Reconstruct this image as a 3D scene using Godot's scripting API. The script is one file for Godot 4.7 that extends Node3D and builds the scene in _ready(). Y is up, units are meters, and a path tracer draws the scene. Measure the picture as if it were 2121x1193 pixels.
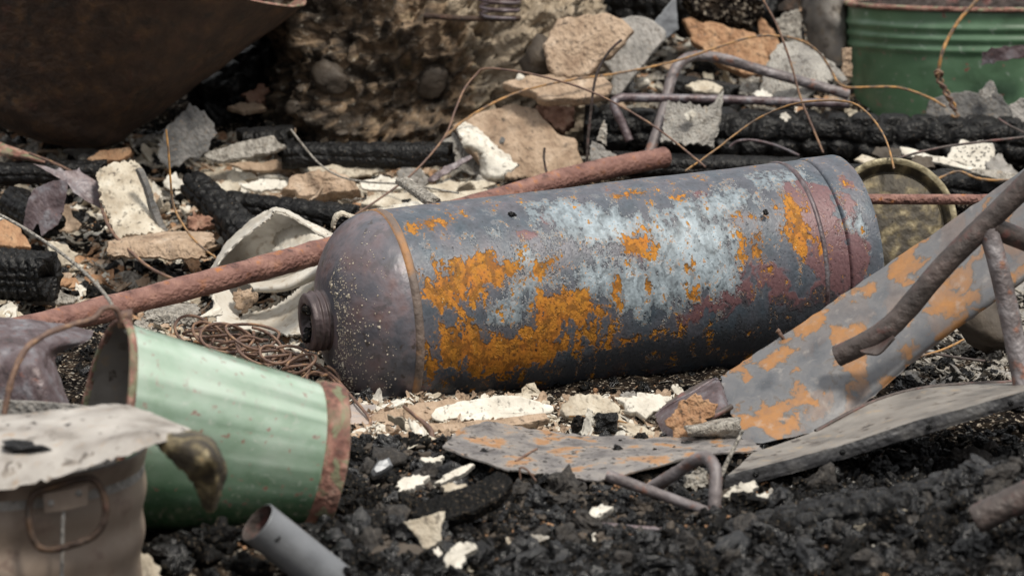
extends Node3D

# ---------------------------------------------------------------- view helpers
const FP := 9315.0
var eye := Vector3(0, 1.4714, 6.3580)
var ahead := Vector3(0, -0.20791, -0.97815)
var above := Vector3(0, 0.97815, -0.20791)
var fbm := FastNoiseLite.new()
var cells := FastNoiseLite.new()
var rng := RandomNumberGenerator.new()
var M := {}

func ray(px: float, py: float) -> Vector3:
	return ahead + Vector3.RIGHT * ((px - 1060.5) / FP) + above * ((596.5 - py) / FP)

func at(px: float, py: float, z: float) -> Vector3:
	var d := ray(px, py)
	return eye + d * ((z - eye.z) / d.z)

func on(px: float, py: float, lift := 0.0) -> Vector3:
	var d := ray(px, py)
	var t := 4.6
	var p := eye + d * t
	while t < 11.0:
		p = eye + d * t
		if p.y < land(p.x, p.z) + lift:
			break
		t += 0.03
	var lo := t - 0.03
	for i in 8:
		var mid := (lo + t) * 0.5
		p = eye + d * mid
		if p.y < land(p.x, p.z) + lift:
			t = mid
		else:
			lo = mid
	return p

# z of 90 and more means: on the ground, lifted by z - 99
func spot(px: float, py: float, z: float) -> Vector3:
	return on(px, py, z - 99.0) if z > 90.0 else at(px, py, z)

func bump2(x: float, z: float, cx: float, cz: float, sx: float, sz: float) -> float:
	var a := (x - cx) / sx
	var b := (z - cz) / sz
	return exp(-(a * a + b * b))

func land(x: float, z: float) -> float:
	var b := clampf(-0.5 - z, 0.0, 3.0)
	var h := 0.2 * b * b / (b + 0.3)
	h += 0.125 * bump2(x, z, 0.84, 0.94, 0.36, 0.17)
	h += 0.022 * bump2(x, z, -0.16, 0.5, 0.1, 0.12)
	h += 0.03 * bump2(x, z, -0.32, 1.0, 0.13, 0.09)
	h += 0.045 * bump2(x, z, 0.1, -0.75, 0.9, 0.2)
	h -= 0.025 * bump2(x, z, -0.5, -0.3, 0.2, 0.25)
	h += 0.014 * fbm.get_noise_2d(x * 420.0, z * 420.0) + 0.008 * fbm.get_noise_2d(x * 1900.0 + 50.0, z * 1900.0)
	return h

func lin(r: float, g: float, b: float, a := 1.0) -> Color:
	var c := Color(r, g, b).linear_to_srgb()
	c.a = a
	return c

# ---------------------------------------------------------------- mesh builder
class Shape:
	var v := PackedVector3Array()
	var n := PackedVector3Array()
	var uv := PackedVector2Array()
	var col := PackedColorArray()
	var ix := PackedInt32Array()

	func grid(rows: Array, wrap := false, flip := false, uvs = null, flat := false, cols = null) -> void:
		var base := v.size()
		var nr := rows.size()
		var nc: int = rows[0].size()
		var pts := PackedVector3Array()
		for r in rows:
			pts.append_array(r)
		if flat:
			for i in nr - 1:
				for j in nc - 1:
					var a := pts[i * nc + j]
					var b := pts[i * nc + j + 1]
					var c := pts[(i + 1) * nc + j]
					var d := pts[(i + 1) * nc + j + 1]
					facet(a, b, c, flip)
					facet(b, d, c, flip)
			return
		var nm := PackedVector3Array()
		nm.resize(nr * nc)
		for i in nr - 1:
			for j in nc - 1:
				var a := i * nc + j
				var b := a + 1
				var c := a + nc
				var d := c + 1
				var n1 := (pts[c] - pts[a]).cross(pts[b] - pts[a])
				var n2 := (pts[c] - pts[b]).cross(pts[d] - pts[b])
				nm[a] += n1
				nm[b] += n1 + n2
				nm[c] += n1 + n2
				nm[d] += n2
				if flip:
					ix.append_array(PackedInt32Array([base + a, base + c, base + b, base + b, base + c, base + d]))
				else:
					ix.append_array(PackedInt32Array([base + a, base + b, base + c, base + b, base + d, base + c]))
		if wrap:
			for i in nr:
				var s := nm[i * nc] + nm[i * nc + nc - 1]
				nm[i * nc] = s
				nm[i * nc + nc - 1] = s
		for k in nm.size():
			var m := nm[k].normalized()
			if m == Vector3.ZERO:
				m = Vector3.UP
			n.append(-m if flip else m)
		v.append_array(pts)
		for i in nr:
			for j in nc:
				uv.append(uvs[i][j] if uvs != null else Vector2(float(j) / (nc - 1), float(i) / (nr - 1)))
				col.append(cols[i][j] if cols != null else Color.WHITE)

	func facet(a: Vector3, b: Vector3, c: Vector3, flip := false) -> void:
		var m := (c - a).cross(b - a)
		if m.length_squared() < 1e-16:
			return
		m = m.normalized()
		var base := v.size()
		if flip:
			m = -m
			ix.append_array(PackedInt32Array([base, base + 2, base + 1]))
		else:
			ix.append_array(PackedInt32Array([base, base + 1, base + 2]))
		for p in [a, b, c]:
			v.append(p)
			n.append(m)
			uv.append(Vector2(p.x, p.y))
			col.append(Color.WHITE)

	func tube(path: PackedVector3Array, rads: PackedFloat32Array, sides := 8, caps := true) -> void:
		var rows := []
		var t0 := (path[1] - path[0]).normalized()
		var side := t0.cross(Vector3.UP)
		if side.length() < 0.1:
			side = t0.cross(Vector3.RIGHT)
		side = side.normalized()
		for i in path.size():
			var t := (path[mini(i + 1, path.size() - 1)] - path[maxi(i - 1, 0)]).normalized()
			side = (side - t * side.dot(t)).normalized()
			var up := t.cross(side)
			var row := PackedVector3Array()
			for j in sides + 1:
				var a := TAU * j / sides
				row.append(path[i] + (side * cos(a) + up * sin(a)) * rads[i])
			rows.append(row)
		grid(rows, true, true)
		if caps:
			for e in [0, path.size() - 1]:
				var mid := PackedVector3Array()
				for j in sides + 1:
					mid.append(path[e])
				grid([mid, rows[e]], true, e == 0)

	func mesh() -> ArrayMesh:
		var arr := []
		arr.resize(Mesh.ARRAY_MAX)
		arr[Mesh.ARRAY_VERTEX] = v
		arr[Mesh.ARRAY_NORMAL] = n
		arr[Mesh.ARRAY_TEX_UV] = uv
		arr[Mesh.ARRAY_COLOR] = col
		arr[Mesh.ARRAY_INDEX] = ix
		var m := ArrayMesh.new()
		m.add_surface_from_arrays(Mesh.PRIMITIVE_TRIANGLES, arr)
		return m

# ---------------------------------------------------------------- nodes
var taken := {}

func numbered(called: String) -> String:
	var k: int = taken.get(called, 0)
	taken[called] = k + 1
	return called if k == 0 else "%s_%03d" % [called, k]

func tag(o: Node, label: String, category: String, group := "") -> void:
	o.set_meta("label", label)
	o.set_meta("category", category)
	if group:
		o.set_meta("group", group)

func put(called: String, s: Shape, m: Material, parent: Node = null, shift := Vector3.ZERO) -> MeshInstance3D:
	var o := MeshInstance3D.new()
	if shift != Vector3.ZERO:
		for i in s.v.size():
			s.v[i] -= shift
	o.mesh = s.mesh()
	o.material_override = m
	o.name = called if parent else numbered(called)
	(parent if parent else self).add_child(o, true)
	if shift != Vector3.ZERO:
		o.position = shift
	return o

func thing(called: String, label: String, category: String, where: Vector3, group := "") -> Node3D:
	var o := Node3D.new()
	o.name = numbered(called)
	o.position = where
	add_child(o)
	tag(o, label, category, group)
	return o

# a shape given in world places as a part of a thing that is only moved, not turned
func part(called: String, s: Shape, m: Material, root: Node3D) -> MeshInstance3D:
	var w := root.global_position if root.is_inside_tree() else root.position
	var up := root.get_parent()
	if not root.is_inside_tree() and up is Node3D and up != self:
		w += (up as Node3D).position
	for i in s.v.size():
		s.v[i] -= w
	return put(called, s, m, root)

func middle(s: Shape) -> Vector3:
	var lo := Vector3.INF
	var hi := -Vector3.INF
	for p in s.v:
		lo = lo.min(p)
		hi = hi.max(p)
	return Vector3((lo.x + hi.x) * 0.5, lo.y, (lo.z + hi.z) * 0.5)

func single(called: String, label: String, category: String, s: Shape, m: Material, group := "") -> MeshInstance3D:
	var o := put(called, s, m, null, middle(s))
	tag(o, label, category, group)
	return o

# ---------------------------------------------------------------- curves
func crom(p0: Vector3, p1: Vector3, p2: Vector3, p3: Vector3, t: float) -> Vector3:
	return 0.5 * ((2.0 * p1) + (p2 - p0) * t + (2.0 * p0 - 5.0 * p1 + 4.0 * p2 - p3) * t * t + (3.0 * p1 - p0 - 3.0 * p2 + p3) * t * t * t)

func smooth(p: PackedVector3Array, each: int) -> PackedVector3Array:
	var out := PackedVector3Array()
	for i in p.size() - 1:
		for k in each:
			out.append(crom(p[maxi(i - 1, 0)], p[i], p[i + 1], p[mini(i + 2, p.size() - 1)], float(k) / each))
	out.append(p[p.size() - 1])
	return out

func path_of(f: Array) -> PackedVector3Array:
	var p := PackedVector3Array()
	for i in range(0, f.size(), 3):
		p.append(spot(f[i], f[i + 1], f[i + 2]))
	return p

func rod_shape(p: PackedVector3Array, r0: float, r1: float, each := 6, sides := 8, rough := 0.0, seeded := 0.0) -> Shape:
	var q := smooth(p, each)
	var rads := PackedFloat32Array()
	for i in q.size():
		rads.append(lerpf(r0, r1, float(i) / (q.size() - 1)) * (1.0 + rough * fbm.get_noise_2d(i * 40.0, seeded * 77.0)))
	var s := Shape.new()
	s.tube(q, rads, sides)
	return s

# wire or rod along a line of (pixel, pixel, depth) triples
func wire(called: String, label: String, category: String, m: Material, f: Array, r: float, r1 := -1.0, each := 7, group := "") -> MeshInstance3D:
	var p := path_of(f)
	var s := rod_shape(p, r, r if r1 < 0.0 else r1, each, 8 if r < 0.004 else 14, 0.12, f[0])
	return single(called, label, category, s, m, group)

# ---------------------------------------------------------------- slabs
func outline(f: PackedVector2Array, n: int, jag: float, seeded: float) -> PackedVector2Array:
	var total := 0.0
	for i in f.size():
		total += f[i].distance_to(f[(i + 1) % f.size()])
	var c := Vector2.ZERO
	for p in f:
		c += p / f.size()
	var out := PackedVector2Array()
	var step := total / n
	var i := 0
	var done := 0.0
	for k in n:
		var want := k * step
		while i < f.size() - 1 and done + f[i].distance_to(f[(i + 1) % f.size()]) < want:
			done += f[i].distance_to(f[(i + 1) % f.size()])
			i += 1
		var seg := f[i].distance_to(f[(i + 1) % f.size()])
		var p := f[i].lerp(f[(i + 1) % f.size()], clampf((want - done) / maxf(seg, 1e-6), 0, 1))
		var d := (p - c).normalized()
		out.append(p + d * jag * (fbm.get_noise_2d(k * 23.0, seeded * 31.0) * 1.6 + fbm.get_noise_2d(k * 90.0, seeded * 17.0 + 9.0)))
	return out

func slab_shape(f: PackedVector2Array, th: float, o := {}) -> Shape:
	var n: int = o.get("n", 40)
	var seeded: float = o.get("seed", f[0].x * 1000.0 + f[0].y * 777.0)
	var edge := outline(f, n, o.get("jag", 0.003), seeded)
	var c := Vector2.ZERO
	for p in edge:
		c += p / n
	var bend: float = o.get("bend", 0.0)
	var bd := Vector2.from_angle(deg_to_rad(o.get("bd", 0.0)))
	var amp: float = o.get("amp", 0.002)
	var rings: Array = o.get("rings", [0.0, 0.2, 0.4, 0.6, 0.78, 0.9, 0.97, 1.0])
	var s := Shape.new()
	var top := []
	var low := []
	for q in rings.size():
		var a := PackedVector3Array()
		var b := PackedVector3Array()
		for k in n + 1:
			var p: Vector2 = c.lerp(edge[k % n], rings[q])
			var u := (p - c).dot(bd)
			var z := 0.5 * bend * u * u + amp * (fbm.get_noise_2d(p.x * 1500.0 + seeded, p.y * 1500.0) + 0.6 * fbm.get_noise_2d(p.x * 5000.0, p.y * 5000.0 + seeded))
			var e := th * 0.22 if q == rings.size() - 1 else 0.0
			a.append(Vector3(p.x, p.y, z + th * 0.5 - e))
			b.append(Vector3(p.x, p.y, z - th * 0.5 + e))
		top.append(a)
		low.append(b)
	s.grid(top, true, true, null, o.get("flat", false))
	s.grid(low, true, false, null, o.get("flat", false))
	var last: int = rings.size() - 1
	var mid := PackedVector3Array()
	for k in n + 1:
		var m: Vector3 = (top[last][k] + low[last][k]) * 0.5
		var w := 1.0 + 0.03 * fbm.get_noise_2d((k % n) * 160.0, seeded)
		mid.append(Vector3(c.x + (m.x - c.x) * w, c.y + (m.y - c.y) * w, m.z))
	s.grid([top[last], mid, low[last]], true, true, null, o.get("flat", false))
	return s

# a slab whose outline was measured in the photograph, laid in the plane through a point with the normal given
func plate(called: String, label: String, category: String, m: Material, f: Array, ax: float, ay: float, normal: Vector3, th: float, o := {}) -> MeshInstance3D:
	var p0: Vector3 = at(ax, ay, o.z) if o.has("z") else on(ax, ay, o.get("lift", 0.003))
	var nn := normal.normalized()
	var pts := []
	var c := Vector3.ZERO
	for i in range(0, f.size(), 2):
		var d := ray(f[i], f[i + 1])
		var p := eye + d * ((p0 - eye).dot(nn) / d.dot(nn))
		pts.append(p)
		c += p
	c /= pts.size()
	if nn.dot(eye - c) < 0.0:
		nn = -nn
	var e1 := Vector3.UP.cross(nn)
	e1 = e1.normalized() if e1.length() > 0.05 else Vector3.RIGHT
	var e2 := nn.cross(e1)
	var flat2 := PackedVector2Array()
	for p in pts:
		flat2.append(Vector2((p - c).dot(e1), (p - c).dot(e2)))
	o.seed = o.get("seed", f[0] * 1.7 + f[1])
	var s := slab_shape(flat2, th, o)
	var b := Basis(e1, e2, nn)
	for i in s.v.size():
		s.v[i] = b * s.v[i] + c
		s.n[i] = b * s.n[i]
	if o.has("parent"):
		return part(called, s, m, o.parent)
	return single(called, label, category, s, m, o.get("group", ""))

# sheet through rows of (pixel, pixel, depth) triples
func sheet_shape(rows: Array, th: float, o := {}) -> Shape:
	var eu: int = o.get("eu", 8)
	var ev: int = o.get("ev", 8)
	var lines := []
	for r in rows:
		lines.append(smooth(path_of(r), eu))
	var nc: int = lines[0].size()
	var g := []
	for i in lines.size() - 1:
		for k in ev:
			var row := PackedVector3Array()
			for j in nc:
				row.append(crom(lines[maxi(i - 1, 0)][j], lines[i][j], lines[i + 1][j], lines[mini(i + 2, lines.size() - 1)][j], float(k) / ev))
			g.append(row)
	g.append(lines[lines.size() - 1])
	var nr := g.size()
	var amp: float = o.get("amp", 0.002)
	var jag: float = o.get("jag", 0.002)
	var seeded: float = rows[0][0] * 3.1
	var norm := []
	for i in nr:
		var rn := PackedVector3Array()
		for j in nc:
			var du: Vector3 = g[i][mini(j + 1, nc - 1)] - g[i][maxi(j - 1, 0)]
			var dv: Vector3 = g[mini(i + 1, nr - 1)][j] - g[maxi(i - 1, 0)][j]
			var m := du.cross(dv).normalized()
			rn.append(m)
		norm.append(rn)
	var front := []
	var back := []
	for i in nr:
		var a := PackedVector3Array()
		var b := PackedVector3Array()
		for j in nc:
			var p: Vector3 = g[i][j]
			if jag > 0.0:
				if i == 0 or i == nr - 1:
					p += (g[i][j] - g[1 if i == 0 else nr - 2][j]).normalized() * jag * 2.0 * fbm.get_noise_2d(j * 55.0, seeded + i)
				if j == 0 or j == nc - 1:
					p += (g[i][j] - g[i][1 if j == 0 else nc - 2]).normalized() * jag * 2.0 * fbm.get_noise_2d(i * 55.0, seeded + j + 40.0)
			p += norm[i][j] * amp * (fbm.get_noise_2d(i * 14.0 + seeded, j * 14.0) + 0.4 * fbm.get_noise_2d(i * 60.0 + seeded, j * 60.0))
			a.append(p)
			b.append(p - norm[i][j] * th)
		front.append(a)
		back.append(b)
	var s := Shape.new()
	s.grid(front)
	s.grid(back, false, true)
	s.grid([back[0], front[0]])
	s.grid([front[nr - 1], back[nr - 1]])
	for j in [0, nc - 1]:
		var e1 := PackedVector3Array()
		var e2 := PackedVector3Array()
		for i in nr:
			e1.append(front[i][j])
			e2.append(back[i][j])
		s.grid([e1, e2], false, j == 0)
	return s

func sheet(called: String, label: String, category: String, m: Material, rows: Array, th: float, o := {}) -> MeshInstance3D:
	var s := sheet_shape(rows, th, o)
	if o.has("parent"):
		return part(called, s, m, o.parent)
	return single(called, label, category, s, m, o.get("group", ""))

# ---------------------------------------------------------------- lathe
# profile of (radius, height) pairs turned round an axis from a point; front is the direction of angle zero
func lathe_shape(prof: Array, origin: Vector3, axis: Vector3, front: Vector3, sides := 64, o := {}) -> Shape:
	var ax := axis.normalized()
	var e1 := (front - ax * front.dot(ax)).normalized()
	var e2 := e1.cross(ax)
	if e2.y < 0.0:
		e2 = -e2
	var rows := []
	var uvs := []
	var amp: float = o.get("amp", 0.0)
	var dent = o.get("dent")
	var lo: float = o.get("lo", prof[0][1])
	var hi: float = o.get("hi", prof[prof.size() - 1][1])
	for i in prof.size():
		var row := PackedVector3Array()
		var ur := PackedVector2Array()
		for j in sides + 1:
			var t := TAU * (float(j % sides) / sides - 0.5)
			var r: float = prof[i][0]
			var h: float = prof[i][1]
			if amp > 0.0:
				r += amp * fbm.get_noise_3d(cos(t) * r * 900.0, sin(t) * r * 900.0, h * 900.0)
			if dent != null:
				r += dent.call(t, h)
			row.append(origin + ax * h + (e1 * cos(t) + e2 * sin(t)) * r)
			ur.append(Vector2(float(j) / sides, (h - lo) / (hi - lo)))
		rows.append(row)
		uvs.append(ur)
	var s := Shape.new()
	s.grid(rows, true, e1.cross(e2).dot(ax) > 0.0, uvs)
	return s

# ---------------------------------------------------------------- burnt wood
func log_shape(a: Vector3, b: Vector3, r0: float, r1: float, squash: float, seeded: float, o := {}) -> Shape:
	var ax := (b - a)
	var length := ax.length()
	ax = ax / length
	var side := ax.cross(Vector3.UP).normalized()
	var up := side.cross(ax)
	var nl := clampi(int(length / o.get("fine", 0.0042)), 12, 250)
	var nr := 60
	var rows := []
	var k: float = o.get("block", 0.035)
	var deep: float = o.get("deep", 0.16)
	var bow: float = o.get("bow", 0.0)
	for i in range(-2, nl + 3):
		var t := clampf(float(i) / nl, 0, 1)
		var row := PackedVector3Array()
		var shrink := 1.0
		if i == -2 or i == nl + 2:
			shrink = 0.0
		elif i == -1 or i == nl + 1:
			shrink = 0.8
		for j in nr + 1:
			var an := TAU * (j % nr) / nr
			var r := lerpf(r0, r1, t)
			var x := t * length
			var cx := cos(an) * r
			var cy := sin(an) * r
			# blocks of char: lanes along the grain, split across by staggered cracks
			var wob := fbm.get_noise_3d(x * 700.0 + seeded * 13.0, cx * 700.0, cy * 700.0)
			var lanes := maxf(3.0, floorf(TAU * r / (k * 0.8)))
			var lane := an / TAU * lanes + 0.5 * wob * (1.0 if lanes > 3.0 else 0.0)
			var row_of := fposmod(floorf(lane), lanes)
			var fu := fposmod(x / k + 0.3 * wob + sin(row_of * 12.9 + seeded) * 3.7, 1.0)
			var fv := fposmod(lane, 1.0)
			var puff := (1.0 - pow(absf(2.0 * fu - 1.0), 5.0)) * (1.0 - pow(absf(2.0 * fv - 1.0), 7.0))
			var crack := 1.0 - puff
			var rr := r * (1.0 + 0.14 * fbm.get_noise_3d(x * 500.0 + seeded * 91.0, cx * 900.0, cy * 900.0) + 0.035 * fbm.get_noise_3d(x * 3000.0, cx * 6000.0, cy * 6000.0 + seeded) - deep * crack) * shrink
			# flattened, squarish section
			var sq := 1.0 / pow(pow(absf(cos(an)), 4.0) + pow(absf(sin(an)), 4.0), 0.25)
			rr *= lerpf(1.0, sq, o.get("square", 0.5)) * 0.95
			var endj := 0.0
			if t < 0.02 or t > 0.98:
				endj = r * 0.5 * fbm.get_noise_2d(an * 60.0 + seeded, seeded * 5.0) * (1.0 if t > 0.5 else -1.0)
			row.append(a + ax * (x + endj) + side * cos(an) * rr + up * (sin(an) * rr * squash + bow * 4.0 * t * (1.0 - t)))
		rows.append(row)
	var s := Shape.new()
	s.grid(rows, true, true)
	return s

func charred(called: String, label: String, category: String, f: Array, r0: float, r1: float, squash: float, seeded: float, o := {}) -> MeshInstance3D:
	var a := spot(f[0], f[1], f[2])
	var b := spot(f[3], f[4], f[5])
	return single(called, label, category, log_shape(a, b, r0, r1, squash, seeded, o), o.get("mat", M.beam), o.get("group", ""))

# ---------------------------------------------------------------- broken lumps
func lump_shape(size: Vector3, seeded: float, rough := 0.35, nl := 8, nc := 11, flat := true, boxy := 0.5) -> Shape:
	var rows := []
	for i in nl + 1:
		var row := PackedVector3Array()
		var la := PI * i / nl - PI / 2
		for j in nc + 1:
			var lo := TAU * (j % nc) / nc + (0.15 if i % 2 else 0.0)
			var d := Vector3(cos(la) * cos(lo), sin(la), cos(la) * sin(lo))
			var m := maxf(absf(d.x), maxf(absf(d.y), absf(d.z)))
			var r := lerpf(1.0, 1.0 / m * 0.8, boxy) * (1.0 + rough * (fbm.get_noise_3d(d.x * 75.0 + seeded * 53.0, d.y * 75.0, d.z * 75.0) * 1.6 + 0.5 * fbm.get_noise_3d(d.x * 240.0, d.y * 240.0 + seeded * 9.0, d.z * 240.0)))
			row.append(d * r * size)
		rows.append(row)
	var s := Shape.new()
	s.grid(rows, true, false, null, flat)
	return s

func turned(s: Shape, b: Basis, shift: Vector3) -> Shape:
	for i in s.v.size():
		s.v[i] = b * s.v[i] + shift
		s.n[i] = (b * s.n[i]).normalized()
	return s

# ---------------------------------------------------------------- materials
func ramp(stops: Array, hard := false) -> Gradient:
	var g := Gradient.new()
	var offs := PackedFloat32Array()
	var cols := PackedColorArray()
	for s in stops:
		offs.append(s[0])
		cols.append(s[1])
	g.offsets = offs
	g.colors = cols
	if hard:
		g.interpolation_mode = Gradient.GRADIENT_INTERPOLATE_CONSTANT
	return g

func noise(freq: float, seeded: int, kind := "fbm", warp := 0.0) -> FastNoiseLite:
	var n := FastNoiseLite.new()
	n.seed = seeded
	n.frequency = freq
	n.noise_type = FastNoiseLite.TYPE_SIMPLEX_SMOOTH
	n.fractal_type = FastNoiseLite.FRACTAL_FBM
	n.fractal_octaves = 5
	n.fractal_gain = 0.55
	if kind == "ridge":
		n.fractal_type = FastNoiseLite.FRACTAL_RIDGED
	elif kind == "cell":
		n.noise_type = FastNoiseLite.TYPE_CELLULAR
		n.cellular_return_type = FastNoiseLite.RETURN_DISTANCE2_SUB
		n.fractal_octaves = 2
	elif kind == "fine":
		n.fractal_octaves = 2
	if warp > 0.0:
		n.domain_warp_enabled = true
		n.domain_warp_amplitude = warp
		n.domain_warp_frequency = freq * 0.9
		n.domain_warp_fractal_type = FastNoiseLite.DOMAIN_WARP_FRACTAL_PROGRESSIVE
		n.domain_warp_fractal_octaves = 3
	return n

func tex(n: FastNoiseLite, g: Gradient = null, side := 512) -> NoiseTexture2D:
	var t := NoiseTexture2D.new()
	t.width = side
	t.height = side
	t.seamless = true
	t.seamless_blend_skirt = 0.25
	t.noise = n
	if g:
		t.color_ramp = g
	return t

var bumps := {}

# stops of the base colour; o: freq seed warp kind hard scale rough metal spec bump bumpname det(stops with alpha) dfreq dscale dkind
func mat(stops: Array, o := {}) -> StandardMaterial3D:
	var m := StandardMaterial3D.new()
	m.albedo_texture = tex(noise(o.get("freq", 0.012), o.get("seed", 1), o.get("kind", "fbm"), o.get("warp", 0.0)), ramp(stops, o.get("hard", false)))
	m.uv1_triplanar = true
	m.uv1_world_triplanar = true
	m.uv1_triplanar_sharpness = 4.0
	var sc: float = o.get("scale", 2.0)
	m.uv1_scale = Vector3(sc, sc, sc)
	m.uv1_offset = Vector3(o.get("seed", 1) * 0.137, 0.31, o.get("seed", 1) * 0.071)
	m.roughness = o.get("rough", 0.85)
	m.metallic = o.get("metal", 0.0)
	m.metallic_specular = o.get("spec", 0.5)
	if o.has("det"):
		m.detail_enabled = true
		m.detail_albedo = tex(noise(o.get("dfreq", 0.03), o.get("seed", 1) + 40, o.get("dkind", "fbm"), o.get("dwarp", 0.0)), ramp(o.det))
		m.detail_blend_mode = BaseMaterial3D.BLEND_MODE_MIX
		m.detail_uv_layer = BaseMaterial3D.DETAIL_UV_2
		m.uv2_triplanar = true
		m.uv2_world_triplanar = true
		m.uv2_triplanar_sharpness = 4.0
		var ds: float = o.get("dscale", 3.1)
		m.uv2_scale = Vector3(ds, ds, ds)
	if o.get("bump", 0.0) > 0.0:
		var bn: String = o.get("bumpname", "grain")
		if not bumps.has(bn):
			bumps[bn] = tex({"grain": noise(0.05, 5), "crack": noise(0.02, 6, "cell", 12.0), "fine": noise(0.12, 7, "fine"), "wood": noise(0.03, 8, "ridge"), "soft": noise(0.015, 9)}[bn])
		m.heightmap_enabled = true
		m.heightmap_texture = bumps[bn]
		m.heightmap_scale = o.bump
	return m

func ring_blob(field: PackedFloat32Array, side: int, x: float, y: float, rx: float, ry: float, w: float) -> void:
	# photograph pixels on the cylinder -> angle and length along it
	var q := 648.0 - 0.1223 * (x - 793.0) - y
	var s := clampf(q / 217.0, -0.97, 0.97)
	var phi := asin(s)
	var vv := ((x - 793.0) + 0.122 * q - 68.0 * cos(phi)) / 954.0
	var uu := 0.5 + phi / TAU
	var ru := ry / 217.0 / maxf(cos(phi), 0.3) / TAU
	var rv := rx / 932.0
	for i in side:
		var dy := (float(i) / side - vv) / rv
		if absf(dy) > 2.2:
			continue
		for j in side:
			var dx := (float(j) / side - uu) / ru
			var d := dx * dx + dy * dy
			if d < 5.0:
				field[i * side + j] += w * exp(-d * 0.9)

func field_image(blobs: Array, side: int, big: int) -> PackedFloat32Array:
	var f := PackedFloat32Array()
	f.resize(side * side)
	for b in blobs:
		ring_blob(f, side, b[0], b[1], b[2], b[3], b[4] if b.size() > 4 else 1.0)
	var im := Image.create_from_data(side, side, false, Image.FORMAT_RF, f.to_byte_array())
	im.resize(big, big, Image.INTERPOLATE_BILINEAR)
	return im.get_data().to_float32_array()

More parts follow.
